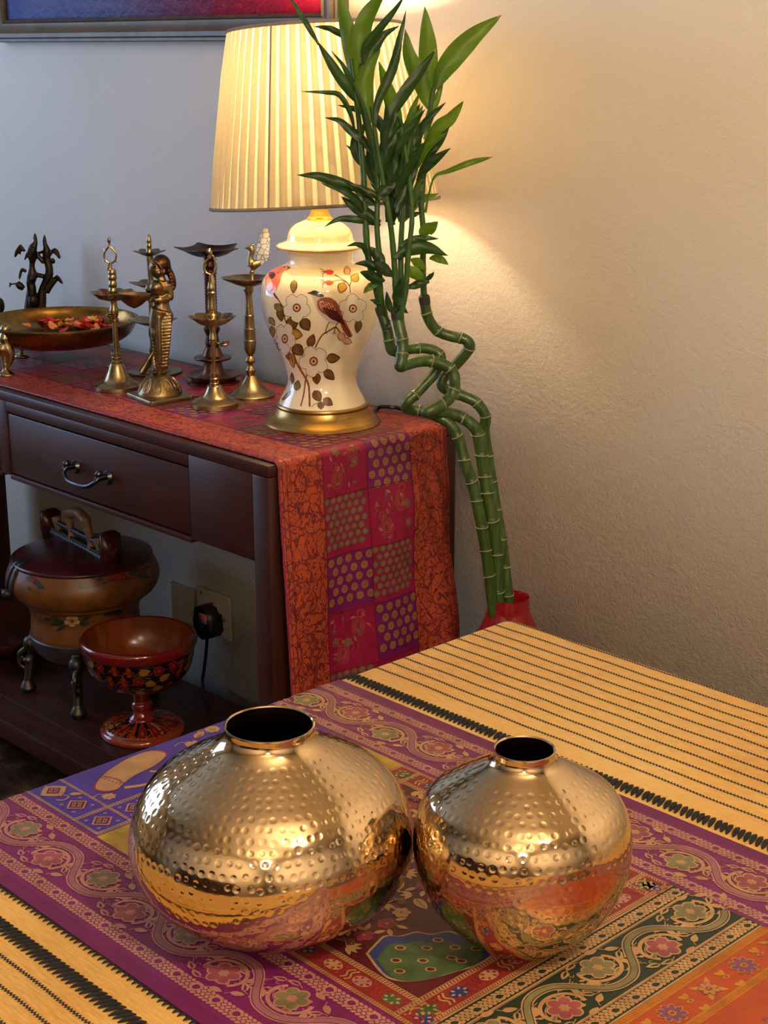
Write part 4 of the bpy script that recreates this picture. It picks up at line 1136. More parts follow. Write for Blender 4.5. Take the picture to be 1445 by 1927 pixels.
loop_lamp('oil_lamp', 'slim brass oil lamp with loop finial nearest the console edge, before the brown bronze lamp', u2,
    [(765, 44.5), (764.5, 45), (756, 45), (755, 43.5), (752, 37), (750, 33), (748, 27), (745, 24), (738, 19), (731, 15.5), (726, 13.5), (724, 11)],
    [(728, 4.4), (690, 4.2), (647, 4.2)],
    [(727, 8), (725, 9), (721, 9), (719, 7.5), (716, 8.5), (712, 8.7), (710, 7), (707, 8.5), (703, 8.5), (701, 5)],
    [(613, 8), (611, 20), (608, 27), (597, 41), (595.5, 41), (606, 26), (609, 10)],
    [(649, 6), (647, 8), (643, 8.2), (641, 6), (638, 7.5), (633, 7), (628, 6), (620, 6), (613, 8), (606, 8.5), (602, 8), (599, 7), (596, 8.2), (592, 8.5), (590, 7), (586, 8), (580, 8.3), (578, 8), (565, 7.8), (556, 7), (553, 8), (550, 8), (548, 6.4), (545, 7.5), (541, 7.5), (537, 6.5), (531, 6)],
    dict(path=[(396.5, 517), (387, 512), (384, 502), (386, 494), (393, 486), (400, 481), (403, 488), (407, 497), (406.5, 507), (402.5, 514)], w=.0019,
         spikes=[[(385, 511), (381.5, 518)], [(385.5, 495), (382, 489)], [(405, 511), (409, 517)], [(404, 489), (409, 488)]],
         tip=[(394, 485), (396, 478), (393, 472), (396, 467)], tipr=np.interp(np.linspace(0, 1, 14), [0, .3, .6, .8, 1], [.0035, .003, .0052, .0035, .0008]),
         root=[(399, 534), (398.5, 526), (397.5, 517)], rootr=np.linspace(.0060, .004, 8)),
    [(404, 645), (414, 646), (421, 648), (.012, .004, .006)], M_BRASS)

# peacock lamp
u3 = Up(473, 745, ZR)
t = thing('oil_lamp', 'tall brass oil lamp topped by a peacock, beside the porcelain lamp', 'oil lamp', u3.loc)
MB().lathe(u3.prof([(745, 45), (744.5, 45.5), (741, 45.5), (739.5, 44), (736, 36), (731, 29), (724, 21), (717, 16), (711, 12), (706, 9)]), u3.c, 64, cap0=True, cap1=True).build('base', M_BRASS, t, angle=30)
MB().lathe(u3.prof([(707, 8), (703, 8), (700, 9), (696, 9.5), (693, 8), (688, 5), (685, 5), (681, 8.5), (678, 9.5), (675, 8.5), (670, 5), (668, 5), (666, 7), (661, 9.5), (655, 11), (647, 11.6), (643, 11.6), (642, 12.2), (640, 12.2), (639, 11.4), (622, 10.4), (620, 11), (618, 11), (617, 10), (597, 8.8), (595, 9.3), (593, 9.3), (592, 8.6), (570, 7), (558, 6.2), (551, 6.8), (548, 9), (543, 9.5), (541, 8.5), (538, 9)]), u3.c, 40, cap0=True, cap1=True).build('stem', M_BRASS, t, angle=30)
dp = u3.prof([(540, 9), (537, 17), (533, 28), (526, 39), (523, 42), (521.5, 42), (530, 28), (534, 15), (535, 2)])
sp_a = math.atan2(*(-RH[[1, 0]]))
def spout_fn(ang, ext, width=.28):
    def fn(R, Z, th):
        rm = R.max(); w = np.clip((R/rm-.4)/.6, 0, 1)
        dth = (th-ang+PI) % (2*PI)-PI
        return R*(1+ext*w*np.exp(-(dth/width)**2)), Z
    return fn
MB().lathe(dp, u3.c, 96, fn=spout_fn(sp_a, .22), cap0=True, cap1=True).build('oil_dish', M_BRASS, t, angle=40)
pk = MB()
for L, r_ in (([(474, 532), (474, 520), (474, 511)], [.0046, .0040, .0044]), ([(470, 500), (476, 499), (484, 496), (491, 494)], [.0045, .0088, .0070, .0035]),
              ([(473, 500), (471, 490), (472, 480), (474, 472), (473, 467)], [.0075, .0058, .0048, .0052, .0056]), ([(471, 467), (466, 467), (460, 468)], [.0042, .0024, .0006]),
              ([(473, 463), (476, 461), (481, 461)], [.003, .0022, .0008])):
    pk.tube(catmull(u3.pts(L), 10), np.interp(np.linspace(0, 1, 10), np.linspace(0, 1, len(r_)), r_), 10)
pk.ell(u3.pt(474, 511), (.005, .005, .003))
pk = pk.build('peacock', M_BRASS, t); remesh(pk, .0013, 1)
fan = [(486, 493), (482, 484), (481, 474), (484, 462), (487, 452), (490, 441), (495, 433), (500, 429.5), (504.5, 432), (507, 440), (507.5, 452), (507, 464), (506, 478), (503, 487), (497, 493), (492, 499)]
fc = catmull(np.array(fan+[fan[0]]), 60)[:-1]
A = np.array([u3.pt(x, y, .0015) for x, y in fc]); B = np.array([u3.pt(x, y, -.0015) for x, y in fc])
n = len(A); fm = MB()
cA = np.array([u3.pt(x, y, .0040) for x, y in fc.mean(0)+(fc-fc.mean(0))*.55]); m0 = A.mean(0)
fm.add(np.vstack([A, cA, [u3.pt(*fc.mean(0), .0045)]]), [[i, (i+1) % n, n+(i+1) % n, n+i] for i in range(n)]+[[n+i, n+(i+1) % n, 2*n] for i in range(n)])
fm.add(np.vstack([A, B]), [[i, n+i, n+(i+1) % n, (i+1) % n] for i in range(n)]); fm.add(B, [list(range(n))[::-1]])
for k in range(0, n, 3):
    if fc[k][0] > 497 or fc[k][1] < 440: fm.ell(A[k], .0014, nu=8, nv=6)
tail_m = NT('etched_metal_painted_reflection'); _tv = tail_m.n('ShaderNodeTexVoronoi', i_Scale=105.0); _tv.feature = 'DISTANCE_TO_EDGE'; tail_m.l(tail_m.co(), _tv.inputs[0])
tail_m.set(tail_m.ramp(_tv.outputs[0], [(.03, lin('#6a6d78')), (.07, lin('#c9cfdc'))]), .3, .35); tail_m = tail_m.m  # bluish white tone paints the window's reflection into the metal
tag(fm.build('tail_fan', tail_m, t, angle=30), 'fan shaped tail with the bluish window reflection painted on')

# brown bronze lamp with five spouts
u4 = Up(402, 719, ZR)
t = thing('oil_lamp', 'brown bronze pedestal oil lamp with a wide five-spouted dish, near the wall', 'oil lamp', u4.loc)
MB().lathe(u4.prof([(719, 47), (718.5, 48.5), (714.5, 48.5), (713, 44), (711, 41), (708, 45), (704.5, 51), (703.5, 51.5), (703, 50.5), (707, 42), (708.5, 36)]), u4.c, 64, fn=scallop(8, .03), cap0=True, cap1=True).build('foot_plate', M_BRASS_BROWN, t, angle=28)
MB().lathe(u4.prof([(710, 34), (706, 28), (700, 22), (692, 18.5), (684, 17), (680, 17), (678, 24), (675, 34), (672.5, 35.5), (671, 35), (670, 26), (668, 20), (661, 17), (655, 14.5), (653, 14)]), u4.c, 48, cap0=True, cap1=True).build('collar', M_BRASS_BROWN, t, angle=28)
st = [(655, 13), (650, 12), (646, 14), (642, 13), (630, 11), (622, 14.5), (619, 15.5), (616, 15), (613, 11.5)]
y = 612
while y > 514: st += [(y, 10.4), (y-1.6, 11.6), (y-3.4, 11.6), (y-5, 10.2)]; y -= 5.6
st += [(513, 9.5), (508, 7.5), (504, 9), (500, 10), (496, 9), (492, 8), (487, 10.5), (482, 12)]
MB().lathe(u4.prof(st), u4.c, 40, cap0=True, cap1=True).build('ribbed_stem', M_BRASS_DARK, t, angle=28)
dp = u4.prof([(484, 11), (482, 23), (477.5, 36), (470, 50), (465.5, 60), (464, 60), (471, 46), (476, 30), (478, 8)])
def five(R, Z, th):
    rm = R.max(); w = np.clip((R/rm-.35)/.65, 0, 1)**1.4
    d = ((th-sp_a-.12)*5/(2*PI)+.5) % 1-.5
    tip = np.exp(-(np.abs(d)/.17)**1.3)
    return R*(1+w*(.30*tip-.20)), Z+w*(.004*tip-.003)
MB().lathe(dp, u4.c, 160, fn=five, cap0=True, cap1=True).build('oil_dish', M_BRASS_DARK, t, angle=40)

# three-tiered lamp behind the figure
u5 = Up(291, 701, ZR)
t = thing('oil_lamp', 'three-tiered brass oil lamp with a spike top, behind the standing woman figure', 'oil lamp', u5.loc)
MB().lathe(u5.prof([(701, 49), (700, 51), (697.5, 51.5), (697, 50), (699, 42), (699, 24), (694, 18), (686, 13), (676, 10), (668, 8)]), u5.c, 64, cap0=True, cap1=True).build('base', M_BRASS_OLD, t, angle=28)
MB().lathe(u5.prof([(668, 7), (660, 8.5), (650, 6), (640, 6), (630, 8), (612, 8), (606, 5), (590, 6), (560, 6), (545, 7), (535, 5), (500, 5.5), (484, 7), (478, 6)]), u5.c, 24, cap0=True, cap1=True).build('stem', M_BRASS_OLD, t, angle=30)
for rows, nm in ((((613, 8), (610, 20), (605, 34), (602.5, 41), (601.5, 41), (606, 26), (608, 7)), 0), (((542, 7), (539.5, 18), (535, 30), (533, 36), (532, 36), (537, 20), (538, 6)), .3), (((482, 6), (480, 13), (476, 21), (473.5, 27), (472.5, 27), (477, 14), (478, 5)), .1)):
    MB().lathe(u5.prof(rows), u5.c, 120, fn=scallop(6, .28, 1.6, .002, phase=nm), cap0=True, cap1=True).build('oil_dish', M_BRASS_OLD, t, angle=40)
MB().lathe(u5.prof([(478, 6.5), (474, 6.5), (470, 5.8), (468, 4.6), (464, 4.6), (462, 5.2), (459, 4.4), (455, 4.4), (453, 5), (450, 3.8), (446, 3.6), (444, 2.6), (440, .5)]), u5.c, 24, cap0=True).build('spike', M_BRASS, t, angle=30)
MB().tube(catmull([u5.pt(265, 701, .015), u5.pt(273, 688, .012), u5.pt(282, 672, .01), u5.pt(288, 664, .006)], 12), np.linspace(.0048, .003, 12), 8).build('strut', M_BRASS_OLD, t)

# standing woman holding a leaf-shaped oil dish
u6 = Up(301, 747, ZR)
t = thing('woman_figurine', 'aged brass figurine of a standing woman holding out an oil dish, on a square plinth', 'figurine', u6.loc)
pc = [on_z(236.6, 746, ZR), on_z(284, 765, ZR), on_z(366, 751.5, ZR)]
q3 = pc[0]+pc[2]-pc[1]
quad = np.array([pc[0], pc[1], pc[2], q3]); cq = quad.mean(0)
pl = MB()
rows = []
for z, s_ in ((ZR, .99), (ZR+.0008, 1), (ZR+.0062, 1), (ZR+.0075, .985)):
    R_ = cq+(quad-cq)*s_; R_[:, 2] = z
    # rounded corners
    out = []
    for i in range(4):
        p, a, b = R_[i], R_[i-1], R_[(i+1) % 4]
        for u in np.linspace(0, 1, 5): out.append((1-u)**2*(p+(a-p)*.06)+2*u*(1-u)*p+u*u*(p+(b-p)*.06))
    rows.append(out)
P = np.array(rows); pl.grid(P, wrap_u=True)
nn = P.shape[1]; pl.f.append(np.array([list(range(nn))[::-1]])); pl.m.append(np.array([0])); pl.f.append(np.array([list(range(3*nn, 4*nn))])); pl.m.append(np.array([0]))
pl.build('plinth', M_BRASS_OLD, t, angle=30)
dome_px = [(743, 41), (739, 42), (735, 41), (730, 38.5), (722, 34), (714, 27), (707, 19), (702, 14), (697, 13)]
dprof = smooth_prof([(a, b) for a, b in u6.prof(dome_px)], 40)
dm = MB().lathe(dprof, u6.c, 64, cap0=True, cap1=True).build('domed_base', M_BRASS_OLD, t)
DS = Lathed(dprof, u6.c); dpat = MB()
for k in range(-3, 10):
    a0 = math.atan2(-FH[1], -FH[0])+k*.62; z0 = u6.z(733)
    pth = [DS.fmap(np.array([[a0+.22*math.cos(s_)*(1-.06*s_), z0+.011+.012*math.sin(s_)*(1-.07*s_)]]), .0004)[0] for s_ in np.linspace(-1.6, 6, 26)]
    dpat.tube(np.array(pth), .0011, 6)
dpat.build('relief_pattern', M_BRASS, dm)
fg = MB()
def lim(L, r_, n=14, off=0):
    fg.tube(catmull(u6.pts(L, off), n), np.interp(np.linspace(0, 1, n), np.linspace(0, 1, len(r_)), r_), 12)
# feet and skirted legs
for off, dx in ((.010, -3), (-.010, 2)):
    lim([(306+dx, 697), (300+dx, 696), (290+dx, 697)], [.0075, .007, .004], off=off)
    lim([(305+dx, 694), (305+dx, 676), (304+dx*1.4, 650), (302+dx*1.6, 622), (302+dx, 600), (303, 582)], [.0085, .0100, .0128, .0140, .0165, .0180], off=off)
# pleat rings over the skirt
for py in range(592, 690, 6):
    w = np.interp(py, [590, 610, 640, 686], [18, 19, 17.5, 12]); of = np.interp(py, [590, 620, 650, 690], [.0205, .0240, .0235, .0200])
    lim([(304+w*1.0, py-1), (304+w*.75, py), (304+w*.3, py+1), (304-w*.15, py+2)], [.0022, .0030, .0030, .0024], off=of, n=12)
    lim([(304-w*.30, py+3), (304-w*.7, py+1), (304-w*1.05, py-2)], [.0024, .0030, .0022], off=of-.0045, n=10)
lim([(299, 596), (299, 620), (300, 650), (301, 684)], [.0045, .0055, .005, .003], off=.0235)
lim([(293, 606), (290, 628), (294, 648)], [.003, .005, .002], off=.020)
lim([(303, 588), (303, 575), (303, 563), (303, 549), (304, 536), (304, 528)], [.0180, .0150, .0130, .0160, .0185, .0150])
lim([(302, 580), (320, 590), (321, 610)], [.004, .005, .003], off=.004)
fg.ell(u6.pt(294, 541, .016), .0115); fg.ell(u6.pt(283.5, 543, -.006), .0098)
lim([(303, 530), (302, 520), (301, 512)], [.010, .0075, .0085])
fg.ell(u6.pt(296, 504, .001), (.0135, .0150, .0180)); fg.ell(u6.pt(282.8, 504.5, .005), (.0034, .0028, .0034)); fg.ell(u6.pt(289, 498.5, .0135), (.0042, .003, .0012)); fg.ell(u6.pt(290, 501.5, .0140), (.0032, .003, .0018)); fg.ell(u6.pt(297, 513, .010), (.007, .006, .006)); fg.ell(u6.pt(287, 513, .005), (.005, .005, .004)); fg.ell(u6.pt(286, 509, .006), (.0032, .0032, .002))
fg.ell(u6.pt(307, 511, .017), (.005, .004, .006)); fg.ell(u6.pt(291, 500, .0165), (.0025, .002, .0012)); 
lim([(286, 527), (293, 531), (303, 529)], [.0025, .003, .0025], off=.014)
# arms
lim([(316, 534), (319, 546), (320.5, 557), (318, 562)], [.0075, .0066, .0062, .0066], off=.006)
lim([(318, 562), (308, 563.5), (297, 564)], [.0066, .0056, .0048], off=.012)
lim([(288, 533), (284, 546), (283, 558), (276, 563)], [.006, .0055, .005, .0045], off=-.016)
fg.ell(u6.pt(292, 564, .013), (.0075, .0055, .0048))
for k in range(4): lim([(290, 562+1.6*k), (284, 563+1.5*k), (279, 565+1.0*k)], [.0019, .0017, .0013], 7, .013)
lim([(292, 561), (287, 559), (283, 560)], [.0021, .0018, .0014], 7, .012)
for py in (561, 564): lim([(297, py), (300, py+2), (303, py+5)], [.0064, .0066, .0062], 6, .0115)
f_o = fg.build('figure', M_BRASS_OLD, t); remesh(f_o, .00125, 1)
fg = MB()
fg.ell(u6.pt(303.5, 496.5, -.001), (.0160, .0165, .0165)); fg.ell(u6.pt(309, 504, -.001), (.0105, .013, .0125))
lim([(288, 490), (293, 492), (299, 498), (303, 505), (306, 512)], [.0016, .0022, .0024, .0024, .002], off=.0135)
for q in range(7): fg.ell(u6.pt(289+2.5*q, 489.5+2.6*q, .0145), .0014, nu=8, nv=6)
lim([(313, 503), (320, 514), (325, 528), (327, 540), (324, 547)], [.0050, .0064, .0062, .0048, .0020], off=-.002)
for q in range(6): fg.ell(u6.pt(318+1.4*q, 511+6*q, .003), .0032, nu=8, nv=6)
remesh(fg.build('hair', M_BRASS_DARK, t), .00125, 1)
# lotus footing
lf = MB()
for k in range(11):
    a = k*2*PI/11; r_ = 15/u6.ppm(u6.z0)
    zc_ = u6.z(698)
    lf.ell((u6.c[0]+r_*math.cos(a), u6.c[1]+r_*math.sin(a), zc_+.001), (.0062, .0062, .0032), nu=10, nv=6)
lf.lathe([(.014, zc_-.004), (.017, zc_), (.016, zc_+.004), (.001, zc_+.005)], u6.c, 24, cap0=True)
lf.build('lotus_footing', M_BRASS_OLD, t)
# held dish: a leaf shape pointing away
dc = u6.pt(252, 563, .010); dd = MB()
dirx = -RH; diry = FH
nr = 8; th = np.linspace(0, 2*PI, 40, endpoint=False); rows = []
LX, LY = 33.5/u6.ppm(dc[2]), 20/u6.ppm(dc[2])
ox = LX*np.cos(th); oy = LY*np.sin(th)*(1-.45*np.clip(np.cos(th), 0, 1)**1.5)
for sgn in (1, -1):
    seq = np.linspace(0.02, 1, nr) if sgn > 0 else np.linspace(1, .02, nr)
    for s_ in seq:
        z = -.014*(1-s_**2.2)+(-.0022 if sgn > 0 else 0)+.010*s_
        rows.append(dc+np.outer(ox*s_, dirx)+np.outer(oy*s_, diry)+np.array([0, 0, 1.0])*z)
dd.grid(np.array(rows), wrap_u=True)
dd.build('held_oil_dish', M_BRASS_OLD, t)

# footed brass bowl with petals
u7 = Up(116, 683, ZR)
BT_ = {11: 614, 39: 642, 218: 640, 246: 636}
bowl = thing('brass_bowl', 'wide shallow brass bowl on figural feet holding red and orange petals', 'bowl', u7.loc)
BPX = [(648, 8), (647, 60), (644, 92), (637, 118), (626, 134), (613, 142), (602, 147), (600.5, 147), (601, 143.5), (613, 139), (624, 130), (633, 112), (637, 80), (638, 6)]
bp = u7.prof(BPX); bp[0] = (bp[0][0], u7.z(648))
hm = lambda R, Z, th: (R*(1+.0035*np.sin(th*23+Z*400)*np.sin(Z*700+th*5)), Z)
MB().lathe(smooth_prof(bp, 60), u7.c, 128, fn=hm, cap0=True, cap1=True).build('dish', brass('warm_old_brass', '#7d5c2c', '#a87d3e', .26), bowl, angle=60)
MB().lathe(u7.prof([(604, 147.5), (602.5, 149), (600.5, 149), (599.5, 147), (601, 145)])[1:], u7.c, 128).build('rim', M_BRASS_OLD, bowl)
for (fx, fy, sgn) in ((11, 706, -1), (39, 671, -1), (218, 689, 1)):
    fu = Up(fx, fy, ZR); fb = MB(); sk = (fy-BT_[fx])/90
    def fl(L, r_, n=12):
        fb.tube(catmull(np.array([fu.pt(fx+a*sgn*sk, fy+b*sk) for a, b in L]), n), np.interp(np.linspace(0, 1, n), np.linspace(0, 1, len(r_)), r_)*min(1, sk*1.15), 10)
    s_ = fu.ppm(ZR)/1000
    fl([(0, 0), (0, -5), (1, -10)], [.016, .012, .006]); fl([(1, -8), (3, -25), (4, -40)], [.005, .0045, .007]); fl([(4, -12), (-6, -22), (-9, -36), (-3, -50), (1, -60)], [.004, .0055, .008, .011, .010])
    fl([(4, -38), (6, -48), (2, -58)], [.008, .013, .010]); fl([(1, -58), (2, -68), (1, -80), (2, -90)], [.010, .012, .008, .006]); fl([(6, -66), (12, -72), (9, -80)], [.004, .004, .003])
    fb.ell(fu.pt(fx+1*sgn, fy-84*sk), (.010*sk, .010*sk, .011*sk)); fb.ell(fu.pt(fx-1*sgn, fy-1.5), (.019, .016, .006))
    remesh(fb.build('figural_foot', M_BRASS, bowl), .0018, 1)
# petals
pcol = [('red', plain('red_petal', '#d22028', .5, var=.25)), ('deep pink', plain('pink_petal', '#de5560', .5, var=.25)), ('orange', plain('orange_petal', '#e8914c', .55, var=.2)), ('yellow orange', plain('yellow_petal', '#eab65a', .55, var=.2))]
zb = u7.z(638)
def petal_mesh(L, W, cup, curl, m):
    nu_, nv_ = 7, 7; P = np.zeros((nv_, nu_, 3))
    for i, t_ in enumerate(np.linspace(0, 1, nv_)):
        w = W/2*math.sin(PI*(.12+.86*t_)**.75)**.7
        for j, s_ in enumerate(np.linspace(-1, 1, nu_)):
            P[i, j] = (w*s_, (t_-.5)*L, cup*(s_*s_*.5+(t_-.5)**2*1.6)+curl*t_*t_)
    return MB().grid(P)
pr = np.random.default_rng(11)
src = {}
spots = [(c_, k) for c_ in range(2) for k in range(26)]
for c_, k in spots:
    cpx, cpy = ((100, 616) if c_ == 0 else (178, 614))
    a = pr.uniform(0, 2*PI); rr = math.sqrt(pr.uniform(0, 1))
    wide = (64, 30) if c_ == 0 else (36, 26)
    base = on_z(cpx, cpy+4, zb+.006)
    pos = base+RH*(rr*math.cos(a)*wide[0]/1000)+FH*(rr*math.sin(a)*wide[1]*2.1/1000)
    hz = .003+.014*(1-rr)*pr.uniform(.2, 1)+(.004 if k > 16 else 0)
    ci = int(pr.choice([0, 0, 1, 2, 2, 3]))
    cname, cm = pcol[ci]
    key = (ci, k % 2)
    if key not in src:
        o = petal_mesh(.024 if k % 2 else .020, .019 if k % 2 else .016, .005 if k % 2 else .003, .004, cm).build('flower_petal', cm, None, (0, 0, 0), angle=180)
        src[key] = o
    else:
        o = src[key].copy(); COL.objects.link(o)
    o.location = pos+np.array([0, 0, hz]); o.rotation_euler = (pr.uniform(-.5, .5), pr.uniform(-.4, .4), pr.uniform(0, 6.28))
    tag(o, f'loose {cname} flower petal lying in the '+('wider' if c_ == 0 else 'smaller')+' heap inside the footed brass bowl', 'petal', 'flower petals heaped in the brass bowl')

# bronze tree with birds
u8 = Up(70, 622, ZR)
t = thing('bird_tree_sculpture', 'dark bronze sculpture of a tree full of winged birds, behind the brass bowl', 'sculpture', u8.loc)
bt = MB()
def k1(L): return [(x/5.352, 420+y/5.352) for x, y in L]
PM8 = u8.ppm(.95)*5.352
def bl(L, r_, n=14, off=0):
    P = np.array([u8.pt(*p, off) for p in k1(L)])
    bt.tube(catmull(P, n), np.interp(np.linspace(0, 1, n), np.linspace(0, 1, len(r_)), r_)/PM8, 10)
bl([(300, 1080), (300, 890), (310, 760), (320, 660), (305, 600)], [75, 62, 58, 52, 42])
bl([(305, 610), (325, 530), (322, 430), (330, 370)], [44, 52, 30, 30]); bl([(330, 390), (322, 300), (335, 240), (358, 190), (352, 110)], [34, 50, 44, 20, 14], off=.004)
bl([(355, 180), (350, 130), (345, 120)], [14, 20, 12]); bl([(348, 118), (350, 96)], [8, 4], 4)
bl([(415, 1080), (415, 890), (420, 760), (430, 660), (480, 560), (500, 480), (482, 400), (470, 330)], [62, 50, 50, 50, 36, 44, 40, 36])
bl([(470, 340), (468, 260), (452, 205), (448, 140), (450, 115)], [40, 42, 24, 20, 6]); bl([(365, 310), (400, 350), (440, 400)], [22, 24, 20]); bl([(370, 310), (420, 290), (450, 280)], [14, 14, 14]); bl([(365, 520), (420, 530), (470, 545)], [26, 24, 22])
bl([(470, 700), (500, 640), (560, 565)], [30, 32, 26]); bl([(240, 660), (200, 630), (170, 600)], [26, 40, 30], off=.006); bl([(175, 605), (135, 612), (105, 618)], [12, 9, 7]); bl([(102, 595), (98, 645)], [9, 9], 5)
bl([(265, 490), (235, 470), (215, 462)], [16, 18, 16]); bl([(320, 830), (330, 770), (318, 730)], [40, 52, 40], off=.02); bl([(520, 360), (542, 385), (540, 410)], [22, 18, 8])
bl([(250, 285), (225, 250), (200, 225)], [14, 16, 16]); bl([(505, 320), (530, 275), (550, 262)], [16, 14, 14])
def wing(L, th=.004, off=.003):
    P = catmull(np.array(k1(L)+[k1(L)[0]]), 36)[:-1]
    A = np.array([u8.pt(*p, off+th) for p in P]); B = np.array([u8.pt(*p, off-th) for p in P]); n = len(P)
    bt.add(np.vstack([A, B]), [list(range(n)), list(range(n, 2*n))[::-1]]+[[i, n+i, n+(i+1) % n, (i+1) % n] for i in range(n)])
wing([(245, 285), (235, 240), (205, 212), (175, 245), (150, 290), (145, 345), (170, 330), (190, 300), (205, 325), (215, 285)])
wing([(340, 245), (300, 260), (260, 310), (245, 375), (280, 345), (310, 350), (345, 290)], off=.014)
wing([(530, 265), (555, 250), (590, 280), (612, 350), (590, 355), (560, 320), (535, 300)])
wing([(240, 465), (215, 455), (195, 490), (188, 540), (198, 570), (215, 530), (225, 490)])
wing([(370, 480), (330, 510), (305, 570), (330, 580), (365, 540)], off=.016)
wing([(548, 540), (575, 522), (615, 560), (635, 608), (610, 605), (580, 575)])
remesh(bt.build('cast_tree', M_BLACK_BRONZE, t), .0016, 2)
MB().lathe(u8.prof([(622, 22), (621, 23), (616, 23), (614, 20)]), u8.c, 32, cap0=True, cap1=True).build('base', M_BLACK_BRONZE, t)
# second bronze, mostly cut by the picture's edge
u9 = Up(-12, 615, ZR)
t = thing('bronze_figure', 'dark rounded bronze figure at the far end of the console, past the bowl', 'figurine', u9.loc)
b9 = MB(); b9.lathe(smooth_prof(u9.prof([(615, 20), (600, 21), (585, 18), (570, 19), (560, 16), (553, 8), (551, 1)]), 24), u9.c, 32, cap0=True); b9.ell(u9.pt(2, 575, .0), (.008, .008, .016)); b9.ell(u9.pt(-14, 545), (.012, .012, .014))
remesh(b9.build('cast_body', M_BLACK_BRONZE, t), .0018, 2)
MB().lathe(u9.prof([(615, 24), (614, 25), (611, 25), (610, 22)]), u9.c, 32, cap0=True, cap1=True).build('base', M_BLACK_BRONZE, t)
# ------------------------------------------------------------------ things on the console shelf
def up_world(x, y, z0):
    u = Up.__new__(Up); u.x, u.y, u.z0 = x, y, z0; u.c = (x, y); u.d = (np.array([x, y, z0])-CAM) @ FH; u.loc = (x, y, z0); return u
def project(P):
    q = RC @ (np.asarray(P, float)-CAM); return q[0]/q[2]*FPX+CX, q[1]/q[2]*FPX+CY
M_LACQ_OCH = wood('ochre_painted_wood', '#6e431c', '#96612a', .4, axis=2)
M_LACQ_OCH2 = plain('ochre_lacquer', '#6a3f18', .4, var=.3, vscale=40, bump=.1)
M_LACQ_RED = plain('oxblood_lacquer', '#40161a', .3, var=.35, vscale=22, bump=.08, bscale=120)
M_DKIRON = plain('dark_iron', '#3e3a3e', .4, .7, var=.3)
M_CARVED = plain('carved_brown_wood', '#7a5838', .5, var=.35, vscale=60, bump=.3)
ub_ = up_world(-2.622, -.190, ZS)
box = thing('wooden_basket', 'lidded ochre lacquered wooden basket with carved handle on dark legs, on the low shelf', 'basket', ub_.loc)
sp = ub_.prof([(1222, 80), (1221, 86), (1212, 95), (1200, 99), (1190, 104.5), (1184, 105), (1182, 103), (1182, 60)])
MB().lathe(sp, ub_.c, 64, cap0=True, cap1=True).build('stand_ring', plain('dark_purple_brown_wood', '#3a2b30', .45, var=.25), box, angle=35)
bpx = [(1184, 101), (1176, 102.5), (1160, 101), (1148, 100), (1138, 102), (1128, 105), (1122, 109), (1120, 113), (1117, 115.5), (1113, 116), (1111, 119), (1109, 126), (1105, 132), (1098, 137), (1090, 141), (1080, 143), (1070, 141.5), (1060, 137.5), (1052, 133.5), (1048, 131.5)]
bpf = smooth_prof(ub_.prof(bpx), 70); bpf[0][1] = ub_.z(1184)
bd = MB().lathe(bpf, ub_.c, 96, cap0=True, cap1=True).build('body', M_LACQ_OCH2, box, angle=50)
lpx = [(1048, 131), (1045.5, 132.5), (1042.5, 132), (1041, 129), (1037, 115), (1032, 85), (1029, 45), (1028, 2)]
lpf = ub_.prof(lpx); lpf[0] = (lpf[0][0], ub_.z(1048))
lid_o = MB().lathe(smooth_prof(lpf, 40), ub_.c, 96, cap0=True).build('lid', M_LACQ_RED, box, angle=60)
zl = ub_.z(1040)
# painted blossoms on the body
BS = Lathed(bpf, ub_.c); bp_ = Pat(); bp_.T = BS.at(0, 0)
def k4(L): return np.array([(x/3.6125, 900+y/3.6125) for x, y in L])
BC = [plain('lacquer_cream', '#b59468', .4), plain('lacquer_dark_green', '#2b2f24', .4), plain('lacquer_red', '#7c2a1e', .4), plain('lacquer_black', '#17110f', .35)]
def bfl(x, y, r, m, sx=1.2):
    for q in range(5): bp_.poly(k4(ellp(x+r*.55*sx*math.cos(q*1.257+.3), y+r*.5*math.sin(q*1.257+.3), r*.5*sx, r*.42, 0, 12)), m, 2); 
    for q in range(5): bp_.stroke(k4(ellp(x+r*.55*sx*math.cos(q*1.257+.3), y+r*.5*math.sin(q*1.257+.3), r*.5*sx, r*.42, 0, 14)), .7, 3, 3, closed=True)
    bp_.poly(k4(ellp(x, y, r*.28*sx, r*.25, 0, 10)), 2, 4)
def blf(x, y, a, L, W, m=1): bp_.poly(k4(leafp(x, y, math.radians(a), L, W)), m, 1)
bfl(490, 970, 44, 0)
for a in ((440, 975, 170, 100, 46), (540, 985, 0, 70, 40), (400, 960, 200, 60, 30), (450, 1000, 150, 90, 26), (560, 960, -20, 60, 26), (355, 965, 190, 60, 28)): blf(*a)
bfl(800, 665, 46, 2, 1.3); bfl(640, 705, 26, 2)
for a in ((700, 690, 190, 90, 34), (620, 730, 170, 90, 36), (680, 720, 160, 60, 26), (870, 650, -20, 80, 40), (930, 660, 10, 90, 40), (960, 640, -40, 70, 30), (560, 745, 180, 40, 22)): blf(*a)
bp_.stroke(k4([(560, 740), (650, 735), (740, 700), (800, 690), (900, 680), (980, 630)]), 2.2, 1, 1, 24)
for a in ((180, 700, -50, 60, 34), (220, 700, 20, 70, 36), (250, 735, 10, 60, 30), (190, 735, 60, 40, 22)): blf(*a)
bfl(225, 690, 20, 2)
for a in ((830, 905, 170, 90, 36), (870, 900, 0, 90, 36), (760, 920, 170, 60, 26)): blf(*a)
bp_.mesh(BS.fmap, .0004, .0002).build('painted_pattern', BC, bd, angle=180)
